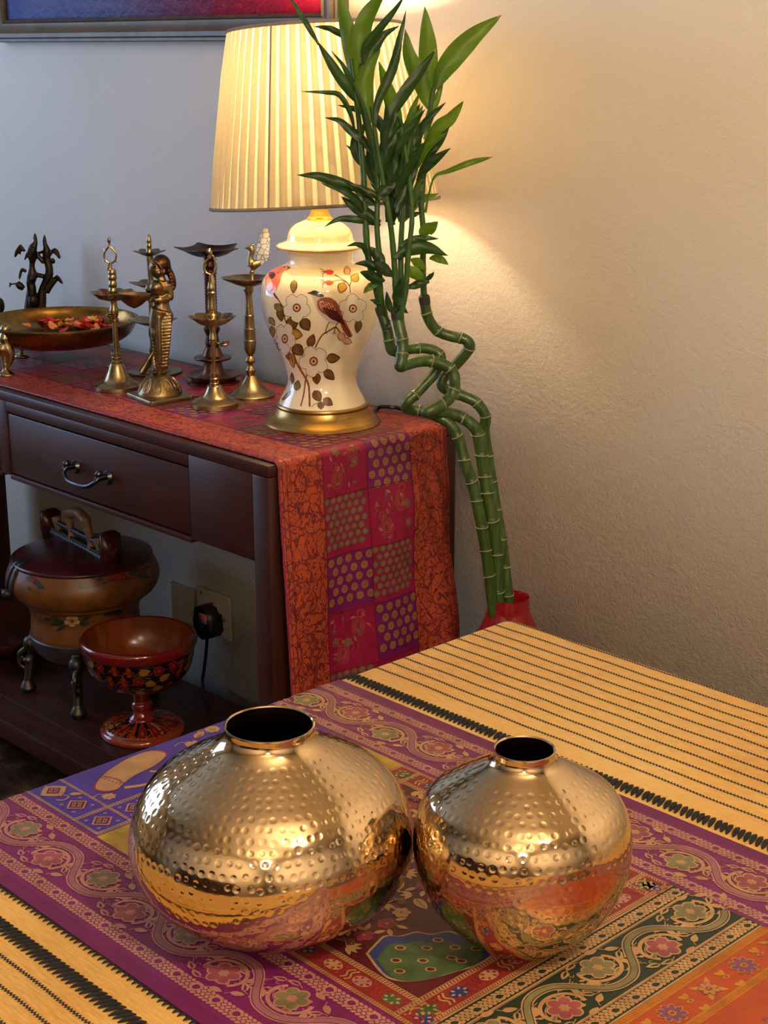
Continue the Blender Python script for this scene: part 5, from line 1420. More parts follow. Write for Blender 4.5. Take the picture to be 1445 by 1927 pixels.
# legs
for fx, fy in ((54, 1301), (136, 1354)):
    pass
lg_src = None
for k in range(4):
    a = math.radians(-135-90*k) if k else math.radians(-135)
    f = np.array([ub_.c[0]+.131*math.cos(a), ub_.c[1]+.125*math.sin(a), ZS])
    o_ = np.array([math.cos(a), math.sin(a), 0])
    m = MB()
    m.tube(catmull([f+o_*.0+[0, 0, .0], f+[0, 0, .02], f-o_*.006+[0, 0, .05], f-o_*.012+[0, 0, .085], f-o_*.026+[0, 0, .125]], 26), np.interp(np.linspace(0, 1, 26), [0, .12, .2, .3, .55, .68, .75, .85, 1], [.015, .015, .009, .009, .0105, .009, .014, .016, .014]), 14)
    m.ell(f+[0, 0, .010], (.0175, .0175, .010)); m.ell(f-o_*.004+[0, 0, .072], (.013, .013, .008)); m.ell(f-o_*.012+[0, 0, .108], (.0165, .0165, .017))
    m.tube(catmull([f-o_*.008+[0, 0, .10], f+o_*.012+[0, 0, .085], f+o_*.014+[0, 0, .062], f+o_*.004+[0, 0, .05]], 12), [.006]*6+[.004]*6, 8)
    remesh(m.build('leg', brass('dark_pewter', '#3b3836', '#5c5650', .45), box), .0022, 1)
# handle: two end boards, a carved bar and an arched grip
b1 = on_z(209, 1066, zl); b2 = on_z(97, 1006, zl); dv = (b2-b1); Lh = np.linalg.norm(dv[:2]); dv /= np.linalg.norm(dv); nv = np.array([-dv[1], dv[0], 0])
def brd(p, hgt, name):
    out = [(-.017, -.012), (.017, -.012), (.0215, hgt*.55), (.020, hgt), (.008, hgt+.004), (-.012, hgt+.004), (-.021, hgt-.003), (-.0215, hgt*.5)]
    return MB().prism(out, -.0055, .0055, lambda P: p+np.outer(P[:, 0], nv)+np.outer(P[:, 2], dv)+np.c_[0*P[:, 0], 0*P[:, 0], P[:, 1]])
hb = None
hd = MB()
hd.box((0, 0, 0), (1e-4, 1e-4, 1e-4)) if False else None
o = brd(b1, .068, '').build('handle_board', M_LACQ_RED, box, smooth=False)
dpt = MB()
for rr, th_ in ((.011, .0012), (.006, .0010)):
    q = np.array([b1-dv*.0058+nv*rr*c_+np.array([0, 0, .036+rr*1.35*s_]) for c_, s_ in ((1, 0), (0, 1), (-1, 0), (0, -1), (1, 0))]); dpt.tube(q, th_, 6, caps=False)
dpt.build('painted_pattern', plain('rust_paint', '#6e2f1d', .45), o)
brd(b2, .052, '').build('handle_board', M_LACQ_RED, box, smooth=False)
cbm = MB(); n_ = 22
for t_ in np.linspace(.06, .94, n_):
    p = b1+dv*Lh*t_
    for r_ in range(2): cbm.ell(p+nv*(.005*(-1)**r_)+np.array([0, 0, .018+.008*r_]), (.0052, .0052, .0056), nu=8, nv=6)
cbm.tube([b1+[0, 0, .010], b2+[0, 0, .010]], .011, 10); cbm.tube([b1+[0, 0, .036], b2+[0, 0, .034]], .0055, 10)
cbm.build('carved_bar', plain('blackened_carving', '#231d1b', .5, bump=.3), box)
gm = MB()
for t0, t1 in ((.30, .38), (.62, .70), (.14, .20), (.84, .9)):
    h = .072 if .25 < t0 < .7 else .045
    gm.tube(catmull([b1+dv*Lh*t0+[0, 0, .005], b1+dv*Lh*(t0+.02)+[0, 0, h*.5], b1+dv*Lh*t1+[0, 0, h]], 12), np.interp(np.linspace(0, 1, 12), [0, .35, .6, 1], [.012, .007, .0085, .010]), 10)
gm.tube(catmull([b1+dv*Lh*.36+[0, 0, .068], b1+dv*Lh*.5+[0, 0, .078], b1+dv*Lh*.66+[0, 0, .068]], 12), .011, 12)
remesh(gm.build('carved_grip', M_CARVED, box), .002, 1)
# latch straps
def strap(L, w, name='latch'):
    T = BS
    P = []
    for x, y in L:
        a_, z_ = T.hit(x, y); P.append((a_, z_))
    return np.array(P)
ls = MB()
pa = BS.hit(45, 1066)[0]
zz_ = np.linspace(ub_.z(1052), ub_.z(1104), 14)
for da in (-.10, .06):
    A = BS.fmap(np.c_[np.full(14, pa+da), zz_], .003); ls.tube(A, .0078, 8, flat=.3, ref=np.array([math.cos(pa+da), math.sin(pa+da), 0]))
    r0 = BS.r(zz_[0]); top_ = np.array([ub_.c[0]+(r0-.03)*math.cos(pa+da*.7), ub_.c[1]+(r0-.03)*math.sin(pa+da*.7), zl+.006])
    ls.tube(catmull([A[0], A[0]*.6+top_*.4+[0, 0, .006], top_], 8), .0072, 8, flat=.35)
ls.ell(BS.fmap(np.array([[pa, zz_[9]]]), .008)[0], (.012, .012, .010)); ls.tube(catmull(BS.fmap(np.c_[[pa-.1, pa-.02, pa+.07], [zz_[8], zz_[9], zz_[8]]], .012), 10), .0032, 8)
ls.build('latch', M_DKIRON, box)

# footed lacquer bowl
ufb = Up(269, 1377, ZS)
fb_ = thing('footed_bowl', 'red and black lacquer bowl on a turned foot, on the shelf before the basket', 'bowl', ufb.loc)
F0 = [(1377, 76), (1374, 79), (1370, 79.5), (1366, 77), (1363, 72), (1361, 70)]
M_LRED = plain('glossy_red_lacquer', '#6e1613', .16, var=.25, vscale=14, Coat_Weight=.5)
M_LBLK = plain('glossy_black_lacquer', '#140c0a', .18, Coat_Weight=.4)
M_LORG = wood('orange_lacquer_wood', '#582409', '#843e12', .22, axis=2)
MB().lathe(smooth_prof(ufb.prof(F0), 20), ufb.c, 72, cap0=True, cap1=True).build('foot_rim', plain('copper_red_lacquer', '#7e3018', .15, Coat_Weight=.5), fb_, angle=50)
f1 = ufb.prof([(1362, 71), (1359, 62), (1355.5, 45), (1352.5, 30), (1350, 26)]); f1p = smooth_prof(f1, 20)
ft = MB().lathe(f1p, ufb.c, 72, cap1=True).build('foot', M_LBLK, fb_)
MB().lathe(smooth_prof(ufb.prof([(1351, 26), (1348, 25), (1343, 20), (1337, 16.5), (1333, 16), (1331, 19), (1326, 20), (1321, 18.5), (1318, 15.5), (1312, 15.5), (1305, 17), (1298, 20)]), 40), ufb.c, 48, cap0=True, cap1=True).build('stem', M_LRED, fb_)
bo = ufb.prof([(1300, 20), (1296, 32), (1290, 50), (1280, 70), (1266, 86), (1250, 96.5), (1232, 102), (1217, 105)])
bop = smooth_prof(bo, 40)
bw = MB().lathe(bop, ufb.c, 96, cap0=True).build('bowl_outside', M_LBLK, fb_)
MB().lathe(smooth_prof(ufb.prof([(1218, 104), (1213, 108), (1206, 110.5), (1200, 110.5), (1196, 108), (1194.5, 104), (1196, 101)])[0:], 30), ufb.c, 96).build('rim', M_LRED, fb_)
ip = ufb.prof([(1196, 101.5), (1206, 99.5), (1222, 96), (1238, 90), (1252, 80), (1262, 66), (1268, 48), (1270, 4)]); ipp = smooth_prof(ip, 40)
MB().lathe(ipp, ufb.c, 96, cap1=True, mat=np.repeat(np.where(np.arange(39) < 26, 0, 1), 96)).build('bowl_inside', [M_LORG, M_LBLK], fb_)
def lac_pat(S, zs, n, parent, name='painted_pattern', rr=.010, seed=1):
    p = Pat(); r_ = np.random.default_rng(seed)
    for zi, z in enumerate(zs):
        R_ = S.r(z); m_ = int(2*PI*R_/(rr*2.4)*n)
        for k in range(m_):
            a = 2*PI*k/m_+zi*.2+r_.uniform(-.05, .05); zz = z+r_.uniform(-.3, .3)*rr
            p.T = lambda Q, a=a, zz=zz, R_=R_: np.c_[a+Q[:, 0]/R_, zz+Q[:, 1]]
            c = r_.integers(0, 4)
            if c == 0: p.poly(leafp(-rr*.9, 0, r_.uniform(-.6, .6), rr*2, rr*1.3), 1, 1); p.stroke([(-rr*.8, 0), (rr*.8, 0)], .0006, 3, 2)
            elif c == 1: p.flower(0, 0, rr*.95, 5, 0, 2, 1, r_.uniform(0, 1), 1)
            else:
                for q in range(4): p.poly(ellp(rr*.5*math.cos(q*1.6), rr*.5*math.sin(q*1.6), rr*.42, rr*.36, 0, 9), 0 if q % 2 else 2, 1)
            for q in range(3): p.stroke([(0, 0), (rr*.8*math.cos(q*2.1+a), rr*.7*math.sin(q*2.1+a)), (rr*1.5*math.cos(q*2.1+a+.5), rr*1.1*math.sin(q*2.1+a+.5))], .0007, 1, 1, 8)
    p.mesh(S.fmap, .0003, .00015).build(name, [plain('lacquer_flower_red', '#8a1f14', .2), plain('lacquer_gold_leaf', '#8e5a1e', .25), plain('lacquer_dark_red', '#5e130e', .2), M_LBLK], parent, angle=180)
BO = Lathed(bop, ufb.c)
zr = [ufb.z(y_) for y_ in (1228, 1247, 1266)]
lac_pat(BO, zr, 1.0, bw, rr=.0115, seed=5)
FO = Lathed(f1p, ufb.c); lac_pat(FO, [ufb.z(1360.3), ufb.z(1357.0)], .95, ft, rr=.0085, seed=8)

# dark wooden dish at the far end of the shelf
udp = up_world(-2.98, -.20, ZS)
dz = thing('wooden_dish', 'dark wide wooden dish lying on the low shelf past the ochre basket', 'dish', udp.loc)
MB().lathe(smooth_prof([(.05, ZS), (.07, ZS+.004), (.11, ZS+.02), (.145, ZS+.048), (.150, ZS+.055), (.146, ZS+.056), (.11, ZS+.030), (.06, ZS+.014), (.004, ZS+.012)], 40), udp.c, 64, cap0=True, cap1=True).build('dish_body', wood('dark_turned_wood', '#2c1612', '#4a2418', .3), dz)
# ------------------------------------------------------------------ hammered metal vases
M_HAM = NT('hammered_champagne_metal')
M_HAM.set(M_HAM.ramp(M_HAM.noise(9, 3), [(.3, lin('#c8ae8a')), (.7, lin('#d6be9a'))]), M_HAM.math('ADD', M_HAM.math('MULTIPLY', M_HAM.noise(30, 3), .08), .05), 1.0)
M_HAM = M_HAM.m
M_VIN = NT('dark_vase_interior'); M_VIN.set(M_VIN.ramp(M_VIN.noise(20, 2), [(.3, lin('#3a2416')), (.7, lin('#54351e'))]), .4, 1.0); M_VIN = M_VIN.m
def vase(name, label, px, py, prof, pitch, depth, seed, nrow, nseg, dim_h):
    u = Up(px, py, ZT+.0022); k = 1/u.ppm(u.z0)
    t = thing(name, label, 'vase', u.loc, 'hammered metal vases')
    P = np.array(prof, float)*k; P[:, 1] += u.z0-P[0, 1]
    S = smooth_prof(P, 400)
    seg = np.r_[0, np.cumsum(np.linalg.norm(np.diff(S, axis=0), axis=1))]
    s_ = np.linspace(0, seg[-1], nrow)
    R = np.interp(s_, seg, S[:, 0]); Z = np.interp(s_, seg, S[:, 1])
    dR, dZ = np.gradient(R, s_), np.gradient(Z, s_); L = np.hypot(dR, dZ); nr, nz = dZ/L, -dR/L
    th = np.linspace(0, 2*PI, nseg, endpoint=False)
    hz = u.z0+dim_h*k
    row = np.round(s_/pitch).astype(int); disp = np.zeros((nrow, nseg)); g = np.random.default_rng(seed)
    nmax = row.max()+2; Rrow = np.interp(np.arange(nmax)*pitch, s_, R); Zrow = np.interp(np.arange(nmax)*pitch, s_, Z)
    for r in range(1, nmax-1):
        zrow = Zrow[r]
        if zrow > hz: continue
        n = max(6, int(round(2*PI*Rrow[r]/pitch))); lowf = 1.0 if zrow > u.z0+150*k else .55
        jit_t = g.uniform(-.16, .16, n); jit_s = g.uniform(-.14, .14, n)*pitch; amp = g.uniform(.55, 1.15, n)*lowf; rad = pitch*g.uniform(.30, .40, n)
        off = g.uniform(0, 1)
        idx = np.where(np.abs(s_-r*pitch) < pitch*.6)[0]
        if len(idx) == 0: continue
        w = th/(2*PI)*n+off; c = np.floor(w).astype(int) % n; fr = w-np.floor(w)-.5
        du = (fr-jit_t[c])*2*PI*Rrow[r]/n
        for i in idx:
            q = np.clip(1-(du**2+(s_[i]-r*pitch-jit_s[c])**2)/rad[c]**2, 0, 1)
            disp[i] -= depth*amp[c]*q*q*(3-2*q)
    V = np.stack([u.c[0]+(R[:, None]+nr[:, None]*disp)*np.cos(th), u.c[1]+(R[:, None]+nr[:, None]*disp)*np.sin(th), Z[:, None]+nz[:, None]*disp], 2)
    m = MB(); m.grid(V, wrap_u=True)
    m.f.append(np.array([list(range(nseg))[::-1]])); m.m.append(np.array([0]))
    body = m.build('body', M_HAM, t, angle=180)
    # lip and dark inside
    rt, zt = R[-1], Z[-1]; lipm = MB()
    lipm.lathe([(rt-.0002, zt-.0002), (rt+.0004, zt+.0004), (rt+.0002, zt+.0012), (rt-.0008, zt+.0014), (rt-.0017, zt+.0006), (rt-.0019, zt-.001)], u.c, 128)
    lipm.build('lip', M_HAM, t)
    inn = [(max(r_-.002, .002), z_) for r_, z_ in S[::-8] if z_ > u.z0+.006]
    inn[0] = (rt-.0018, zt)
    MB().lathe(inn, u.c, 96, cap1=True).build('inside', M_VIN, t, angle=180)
    return t
LV = [(110, 0), (148, 17), (183, 40), (217, 68), (246, 102), (259, 136), (264, 166), (261, 197), (251, 231), (232, 266), (203, 296), (166, 319), (132, 338), (106, 353), (91, 366), (83, 380), (82, 393)]
RV = [(74, 0), (103, 20), (133, 48), (164, 84), (185, 125), (198, 168), (201.5, 204), (199, 237), (189.5, 270), (171, 299), (141, 320), (111, 338), (86, 352), (68, 362), (61, 369), (57, 378), (56.5, 389)]
vase('hammered_vase', 'wider squat hammered champagne gold vase with the larger mouth', 516, 1727, LV, 0.0082, .00027, 4, 430, 960, 356)
vase('hammered_vase', 'narrower rounder hammered champagne gold vase with the smaller mouth', 978, 1768, RV, .0080, .00026, 9, 400, 800, 346)
# ------------------------------------------------------------------ lucky bamboo in a red floor vase
DP = 2.30
pm = at_depth(958, 1124, DP); pot_c = (pm[0], pm[1]); kp_ = 1/(FPX/(RC[2] @ (pm-CAM)))
pot = thing('red_pot', 'glossy red ceramic floor vase between the console and the dining table', 'vase', (pm[0], pm[1], 0))
zm = pm[2]
pf = [(.052, 0), (.058, .004), (.066, .06), (.078, .16), (.084, .26), (.082, .36), (.072, zm-.13), (.058, zm-.075)]+[(54.5*kp_, zm-.050), (48*kp_, zm-.037), (42*kp_, zm-.024), (39*kp_, zm-.013), (39*kp_, zm-.005), (40*kp_, zm), (38.6*kp_, zm+.0016), (36.5*kp_, zm), (35*kp_, zm-.008), (34*kp_, zm-.03), (44*kp_, zm-.07), (50*kp_, zm-.15)]
M_POT = plain('glossy_red_glaze', '#84101a', .12, var=.18, vscale=12, Coat_Weight=.5)
MB().lathe(smooth_prof(pf, 100), pot_c, 72, cap0=True, cap1=True).build('pot_body', M_POT, pot, angle=60)
M_CANE = NT('bamboo_green_skin'); _cv = M_CANE.co((60, 60, 6)); M_CANE.set(M_CANE.ramp(M_CANE.noise(3, 4, _cv), [(.3, lin('#263a16')), (.5, lin('#344e1f')), (.7, lin('#466128'))]), .38, 0, Coat_Weight=.15); M_CANE = M_CANE.m
M_NODE = plain('pale_node_ring', '#968f74', .6)
M_CANE_Y = plain('young_green_shoot', '#35561f', .4, var=.2, vscale=60)
M_SCAR = plain('dark_cut_scar', '#2d2a18', .7, bump=.4)
def leaf_mat(name, c1, c2, tr):
    t = NT(name); f = t.noise(9, 3, t.co((1, 1, 1))); c = t.ramp(f, [(.3, lin(c1)), (.7, lin(c2))])
    t.set(c, .42, 0)
    tl_ = t.n('ShaderNodeBsdfTranslucent'); mx = t.n('ShaderNodeMixShader'); mx.inputs[0].default_value = tr
    h = t.n('ShaderNodeHueSaturation', i_Value=1.6, i_Saturation=1.1); t.l(c, h.inputs['Color']); t.l(h.outputs[0], tl_.inputs[0])
    t.l(t.b.outputs[0], mx.inputs[1]); t.l(tl_.outputs[0], mx.inputs[2]); t.l(mx.outputs[0], t.out.inputs[0])
    return t.m
M_LEAF = leaf_mat('dark_green_leaf', '#19310f', '#2d4d1c', .28)
M_LEAF_B = leaf_mat('backlit_green_leaf', '#40611a', '#607f24', .42)  # lighter green puts the glow of backlit leaves into the colour
M_TIPDRY = plain('dry_leaf_tip', '#a9814f', .7)
STK = {}
def stalk(key, label, path, rpx, rings_, topscar):
    t = thing('bamboo_stalk', label, 'bamboo', tuple(at_depth(path[0][0], path[0][1], DP-path[0][2])), 'lucky bamboo stalks in the red pot')
    P = np.array([at_depth(a, b, DP-o) for a, b, o in path]); px = np.array([[a, b] for a, b, _ in path], float)
    N = 360; C = catmull(P, N); Cp = np.array([project(c) for c in C])
    k = kp_*np.interp(np.linspace(0, 1, len(rpx)), np.linspace(0, 1, len(rpx)), rpx) if False else kp_
    R = np.interp(np.linspace(0, 1, N), np.linspace(0, 1, len(rpx)), rpx)*kp_
    mb = MB()
    for rx, ry in rings_:
        i = int(np.argmin(np.hypot(Cp[:, 0]-rx, Cp[:, 1]-ry)))
        i = min(max(i, 3), N-4)
        for q, f_ in ((-2, 1.02), (-1, 1.07), (0, 1.10), (1, 1.06), (2, 1.0)): R[i+q] *= f_
    mb.tube(C, R, 18)
    o = mb.build('cane', M_CANE, t, angle=180)
    for rx, ry in rings_:
        i = int(np.argmin(np.hypot(Cp[:, 0]-rx, Cp[:, 1]-ry))); i = min(max(i, 3), N-4)
        T = C[i+1]-C[i-1]; T /= np.linalg.norm(T); a = np.cross(T, [.3, .2, .9]); a /= np.linalg.norm(a); b = np.cross(T, a)
        th = np.linspace(0, 2*PI, 25); w = .0014*np.sin(th*1+rx)
        MB().tube(C[i]+R[i]*.99*(np.cos(th)[:, None]*a+np.sin(th)[:, None]*b)+w[:, None]*T, .00075, 6, caps=False).build('node_ring', M_NODE, o)
    e = C[-1]; T = C[-1]-C[-6]; T /= np.linalg.norm(T)
    MB().tube([e-T*.010, e-T*.004, e+T*.002, e+T*.006], [R[-1]*1.02, R[-1]*1.10, R[-1]*1.05, R[-1]*.5], 14).build('cut_top', M_SCAR, t)
    STK[key] = (t, e); return t
stalk('A', 'bamboo stalk with the widest zigzag, leaning nearest the wall', [(960, 1185, -.004), (956, 1124, -.004), (951, 1082, -.004), (945, 1030, -.006), (933.5, 960, -.012), (924, 902, -.016), (917.5, 857, -.018), (911, 812, -.018), (913.5, 790, -.012), (910.5, 776, -.010), (894, 756, -.012), (864, 742.5, -.016), (841, 733.5, -.02), (831, 723, -.02), (837, 707, -.022), (859, 685, -.024), (878, 663, -.02), (884, 649, -.016), (873, 638, -.016), (850, 633, -.02), (826, 624.5, -.02), (812, 610, -.018), (803, 590, -.016), (798, 560, -.014)],
      [10.5, 10.5, 10.5, 10.5, 10, 10, 10, 9.5], [(909.4, 784), (898, 757), (863, 741.5), (851, 692), (885, 657), (867, 636), (823, 622), (802, 590), (917.5, 857), (925, 905), (934, 960), (942, 1015), (949, 1066), (956, 1118)], True)
stalk('B', 'thickest bamboo stalk whose top loops above the console corner', [(944, 1185, .004), (937, 1124, .006), (935, 1063, .006), (927, 982, .006), (917, 927, .004), (908, 870, .002), (901.5, 826, 0), (892, 803, 0), (866, 784.5, 0), (842, 778, .004), (822, 776.5, .014), (804, 776, .034), (803, 775, .050), (815, 770.5, .050), (832, 760.5, .040), (846, 749, .030), (854, 733, .024), (855.5, 717, .024), (852, 701, .022), (839, 689, .022), (814, 680, .024), (788, 680, .030), (765, 686, .040), (753, 689.5, .052), (755, 678, .050), (757.5, 655, .044), (756, 634, .04), (751, 612, .036), (747, 590, .032)],
      [12, 12, 12, 11.5, 11, 10.5, 10.5, 10.5, 10.5], [(899, 817), (904.5, 856), (910, 897), (916.5, 928), (925.5, 980), (935, 1042), (937.5, 1112), (871, 789), (834, 765), (854, 730), (847, 696), (811, 681), (757, 667), (756.5, 640)], True)
stalk('C', 'slim bamboo stalk curling against the console runner, its leafy top before the porcelain jar', [(934, 1185, .010), (925.5, 1124, .018), (918, 1063, .020), (906.5, 990, .020), (896.5, 940, .018), (887, 905, .016), (874, 866, .014), (863, 826, .010), (849, 801, .008), (829, 787, .006), (806, 777, .002), (785, 771.5, 0), (768, 769, .004), (763, 764, .014), (769, 754, .018), (783, 741, .012), (801, 721.5, .004), (817, 703.5, 0), (828, 682, -.004), (828.5, 670, -.004), (818, 660.5, -.004), (796, 655, -.002), (769, 657, .004), (748, 660.5, .012), (737, 659, .020), (733, 645, .022), (729, 622, .022), (722, 600, .020), (716, 580, .018)],
      [10.5, 10.5, 10.5, 10, 10, 9.5, 9.5, 9.5], [(863, 820), (873, 866), (888, 906), (897.5, 943), (905.5, 990), (916, 1036), (921, 1083), (781, 745), (790, 771), (826, 668), (787, 656), (745, 660), (733, 640)], True)
def shoot(key, L, r0, r1):
    t = STK[key][0]; P = np.array([at_depth(a, b, DP-o) for a, b, o in L]); n = 40
    C = catmull(P, n); mb = MB(); R = np.linspace(r0, r1, n)*kp_; R[6::7] *= 1.10
    mb.tube(C, R, 12); mb.build('shoot', M_CANE_Y, t)
shoot('C', [(718, 588, .018), (707, 540, .024), (694, 490, .026), (689, 441, .026), (684, 330, .024), (678, 255, .022), (671, 195, .022), (660, 110, .022)], 6.5, 4)
shoot('C', [(722, 596, .022), (715, 545, .03), (713, 480, .034), (709, 420, .034), (711, 350, .03), (706, 290, .03), (690, 215, .03)], 6, 3.5)
shoot('B', [(746, 596, .034), (744, 530, .036), (738, 450, .038), (729, 385, .04), (717, 320, .04), (707, 262, .04), (700, 200, .04)], 6, 3.5)
shoot('B', [(750, 598, .036), (754, 540, .028), (754, 470, .026), (757, 410, .026), (761, 345, .026), (768, 280, .026), (778, 210, .026)], 6, 3.5)
shoot('B', [(752, 600, .04), (763, 548, .044), (768, 480, .046), (775, 415, .046), (772, 355, .044), (765, 300, .044), (755, 240, .044)], 5.5, 3.5)
shoot('A', [(798, 566, -.014), (795.5, 500, -.012), (797, 440, -.012), (793, 385, -.012), (800, 300, -.010), (806, 240, -.008), (813, 180, -.006), (824, 148, -.006)], 6, 4)
lr = np.random.default_rng(21)
def leaf(key, L, wpx, off, m=None, dry=False, twist=None, peak=.42):
    t = STK[key][0]; n = 22
    pts = [np.array(p, float) for p in L]
    du = lr.uniform(-.02, .02)
    P = np.array([at_depth(p[0], p[1], DP-off-du*i/(len(pts)-1)) for i, p in enumerate(pts)])
    C = catmull(P, n); tt = np.linspace(0, 1, n)
    W = .92*wpx*kp_/2*(np.sin(PI*np.clip(tt, 0, 1)**(math.log(.5)/math.log(peak)))**.85)
    W = np.maximum(W, np.interp(tt, [0, .12, .9, 1], [2.6, 1.8, .8, .15])*kp_)
    T = np.gradient(C, axis=0); T /= np.linalg.norm(T, axis=1)[:, None]
    view = C-CAM; view /= np.linalg.norm(view, axis=1)[:, None]
    S = np.cross(T, view); S /= np.linalg.norm(S, axis=1)[:, None]; Nn = np.cross(S, T)
    tw = lr.uniform(-.35, .35) if twist is None else twist
    rows = []
    for i in range(n):
        a = tw+.25*math.sin(tt[i]*3+off*90); s_ = S[i]*math.cos(a)+Nn[i]*math.sin(a); nn = Nn[i]*math.cos(a)-S[i]*math.sin(a)
        row = []
        for q in (-1, -.66, -.33, 0, .33, .66, 1): row.append(C[i]+s_*W[i]*q/max(math.cos(tw), .5)+nn*(abs(q)**1.5*W[i]*.42+.0006*math.sin(tt[i]*19+q*3)))
        rows.append(row)
    mm = np.zeros((n-1, 6), int)
    if dry: mm[int(n*.94):] = 1
    mb = MB().grid(np.array(rows), mat=mm)
    o = mb.build('leaf', [m or M_LEAF, M_TIPDRY], t, angle=180)
    return o
B_ = M_LEAF_B
for a in (('C', [(674, 196), (655, 168), (627, 125), (596, 76)], 20, .03, None, 1), ('C', [(600, 84), (582, 52), (560, 16), (540, -14)], 11, .03), ('C', [(669, 190), (664, 130), (652, 60), (636, -30)], 34, .012, B_),
          ('B', [(680, 120), (682, 67), (700, 20), (730, -22)], 36, .03, B_), ('B', [(684, 130), (688, 87), (714, 55), (745, 16), (762, -10)], 15, .035), ('C', [(662, 76), (645, 66), (618, 54), (590, 50)], 13, -.01),
          ('C', [(684, 215), (668, 165), (645, 122), (624, 96)], 12, .02), ('C', [(668, 250), (659, 215), (640, 180), (613, 174), (566, 172)], 10, .02, None, 1), ('C', [(700, 290), (684, 264), (663, 246), (638, 226), (611, 221)], 18, .03),
          ('C', [(684, 360), (650, 348), (600, 331), (559, 329)], 21, .02, None, 0), ('B', [(728, 378), (700, 364), (672, 352), (650, 344)], 14, .045), ('C', [(708, 388), (690, 370), (668, 354), (652, 347)], 16, .03),
          ('C', [(716, 418), (692, 402), (664, 386), (642, 370)], 24, .035), ('C', [(716, 424), (682, 415), (648, 411), (628, 416), (610, 427)], 14, .025), ('B', [(696, 232), (686, 175), (692, 130), (716, 92)], 36, .04, B_, 0, 0.1),
          ('B', [(678, 150), (684, 120), (704, 92), (722, 66), (752, 48)], 19, .03), ('B', [(706, 235), (712, 190), (738, 130), (752, 70), (764, 18)], 18, .05), ('A', [(806, 205), (793, 160), (770, 108), (762, 54)], 34, -.005, B_, 1, 0.05),
          ('A', [(812, 175), (806, 120), (802, 60), (799, 12)], 36, -.012, B_, 0, 0.05), ('A', [(820, 168), (838, 125), (880, 75), (944, 28)], 42, 0, B_, 1, 0.05), ('B', [(724, 250), (744, 205), (775, 158), (822, 90)], 25, .045, None, 1),
          ('B', [(756, 262), (744, 215), (728, 165), (712, 114)], 28, -.01, B_), ('A', [(799, 262), (810, 215), (824, 180), (836, 145)], 16, .0, B_), ('A', [(806, 268), (822, 240), (848, 220), (872, 190)], 27, .0, B_), ('A', [(800, 304), (815, 280), (832, 258), (846, 238)], 18, .01),
          ('A', [(785, 340), (800, 316), (822, 298), (848, 279)], 19, .015), ('A', [(800, 400), (808, 360), (818, 332), (842, 322), (884, 306), (928, 295)], 12, 0, B_, 1, 0, .72), ('B', [(754, 330), (762, 290), (776, 245), (796, 198)], 27, .02, B_),
          ('B', [(742, 372), (764, 325), (784, 295), (802, 262)], 17, .05), ('B', [(746, 400), (760, 366), (772, 336), (790, 304)], 22, .048), ('B', [(712, 376), (722, 358), (736, 348), (750, 341)], 22, .05),
          ('C', [(684, 316), (672, 280), (678, 250), (694, 228)], 24, .01), ('B', [(752, 418), (762, 390), (770, 372), (775, 350)], 29, .03, None, 0, 0), ('A', [(780, 390), (784, 362), (790, 345), (796, 328)], 19, .0), ('A', [(764, 408), (775, 404), (794, 400)], 11, -.01),
          ('B', [(716, 330), (730, 290), (748, 262), (757, 226)], 27, .04), ('B', [(722, 280), (736, 248), (742, 220), (745, 196)], 17, .045), ('B', [(712, 330), (700, 270), (680, 195), (656, 138)], 14, .05), ('B', [(735, 350), (746, 310), (752, 280), (750, 240)], 24, .02),
          ('C', [(706, 330), (698, 300), (699, 270), (705, 240)], 18, .0), ('B', [(726, 300), (722, 255), (727, 220), (724, 185)], 15, .05), ('B', [(742, 300), (762, 262), (780, 232), (800, 205)], 16, .05),
          ('A', [(795, 450), (800, 436), (812, 428), (824, 417)], 24, .0, B_), ('B', [(742, 487), (768, 470), (805, 466), (843, 481)], 27, .045), ('B', [(750, 464), (775, 452), (800, 448), (826, 449)], 14, .04), ('A', [(808, 486), (824, 485), (844, 498)], 17, .01, B_),
          ('A', [(794, 532), (784, 520), (770, 508), (761, 496)], 24, .015, B_), ('A', [(808, 530), (790, 533), (775, 538), (759, 544)], 16, .02), ('A', [(801, 506), (790, 498), (782, 492), (772, 488)], 20, -.004, B_), ('C', [(738, 514), (710, 502), (688, 496), (666, 497)], 17, .04),
          ('C', [(724, 529), (705, 522), (690, 516), (677, 512)], 20, .045), ('C', [(712, 536), (700, 536), (692, 542), (684, 552)], 16, .04, B_), ('B', [(724, 496), (714, 486), (703, 474), (694, 464)], 21, .045), ('C', [(692, 488), (686, 466), (672, 459), (652, 463)], 12, .035),
          ('B', [(740, 520), (728, 508), (716, 500), (702, 495)], 22, .05), ('B', [(752, 578), (746, 560), (750, 542), (754, 522)], 16, .05), ('B', [(744, 585), (752, 580), (760, 584), (768, 590)], 13, .05), ('C', [(733, 602), (730, 612), (727, 620), (722, 628)], 10, .045),
          ('C', [(718, 573), (710, 570), (704, 566), (696, 564)], 9, .035), ('B', [(742, 592), (735, 580), (730, 566), (727, 548)], 13, .05), ('A', [(800, 531), (806, 524), (812, 518), (817, 512)], 9, .0)):
    leaf(*a)
more = np.random.default_rng(5)
for k in range(22):
    bx, by = more.uniform(692, 796), more.uniform(265, 430)
    an = more.uniform(-.75, .75)+(.25 if bx > 745 else -.25); L = more.uniform(70, 125)
    mid = (bx+math.sin(an*.6)*L*.5, by-math.cos(an*.6)*L*.5); tip = (bx+math.sin(an)*L, by-math.cos(an)*L)
    leaf('CBA'[0 if bx < 715 else 1 if bx < 775 else 2], [(bx, by), mid, tip], more.uniform(13, 22), more.uniform(-.02, .03), M_LEAF if k % 5 else B_)
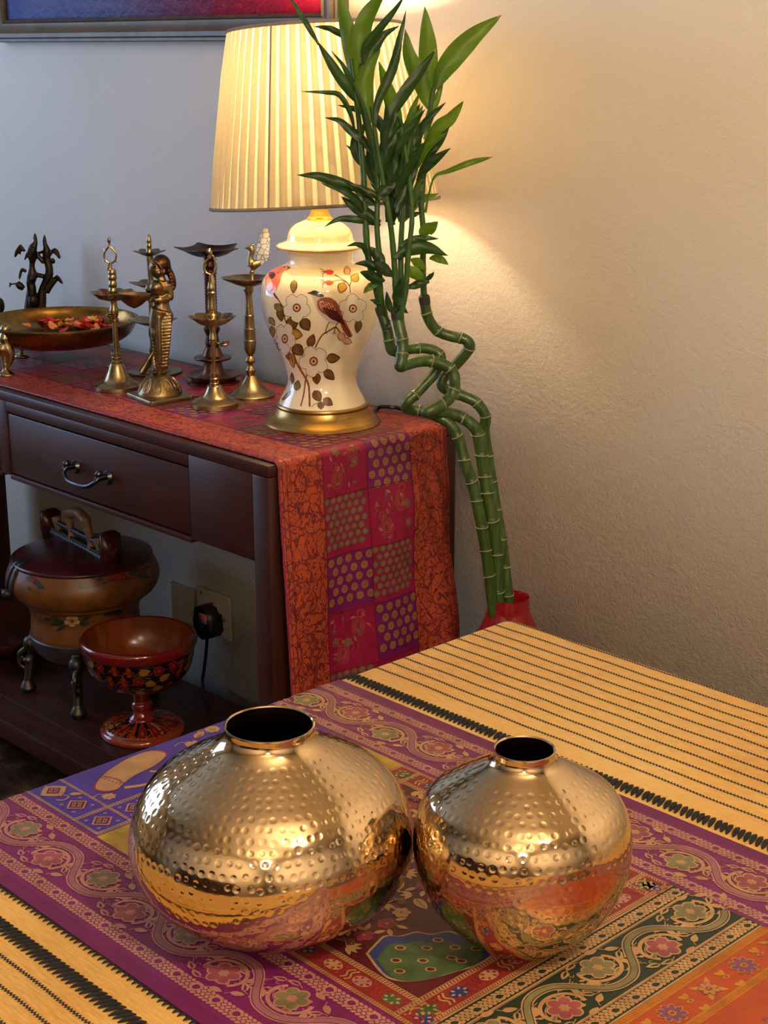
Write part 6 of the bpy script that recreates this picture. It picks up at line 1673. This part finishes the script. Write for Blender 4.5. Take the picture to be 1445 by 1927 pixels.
# ------------------------------------------------------------------ dark sideboard across the room (seen only as a reflection)
sb = thing('sideboard', 'long dark wooden sideboard against the far wall of the room behind the dining table', 'sideboard', (-.9, Y0+.26, 0))
MB().box((-2.1, Y0+.03, .10), (.3, Y0+.50, .88), .004).box((-2.12, Y0+.02, .88), (.32, Y0+.52, .915), .004).build('carcass', M_CONSOLE, sb)
for k in range(4):
    x0 = -2.1+.6*k
    d = MB().box((x0+.012, Y0+.50, .12), (x0+.588, Y0+.522, .86), .003).build('door', M_CONSOLE_V, sb)
    MB().tube([(x0+.54 if k % 2 == 0 else x0+.06, Y0+.522, .56), (x0+.54 if k % 2 == 0 else x0+.06, Y0+.545, .56)], [.006, .012], 12).build('knob', M_BRASS, d)
for x in (-2.06, .22):
    for y in (Y0+.05, Y0+.44): MB().box((x, y, 0), (x+.05, y+.05, .10)).build('leg', M_CONSOLE_V, sb)
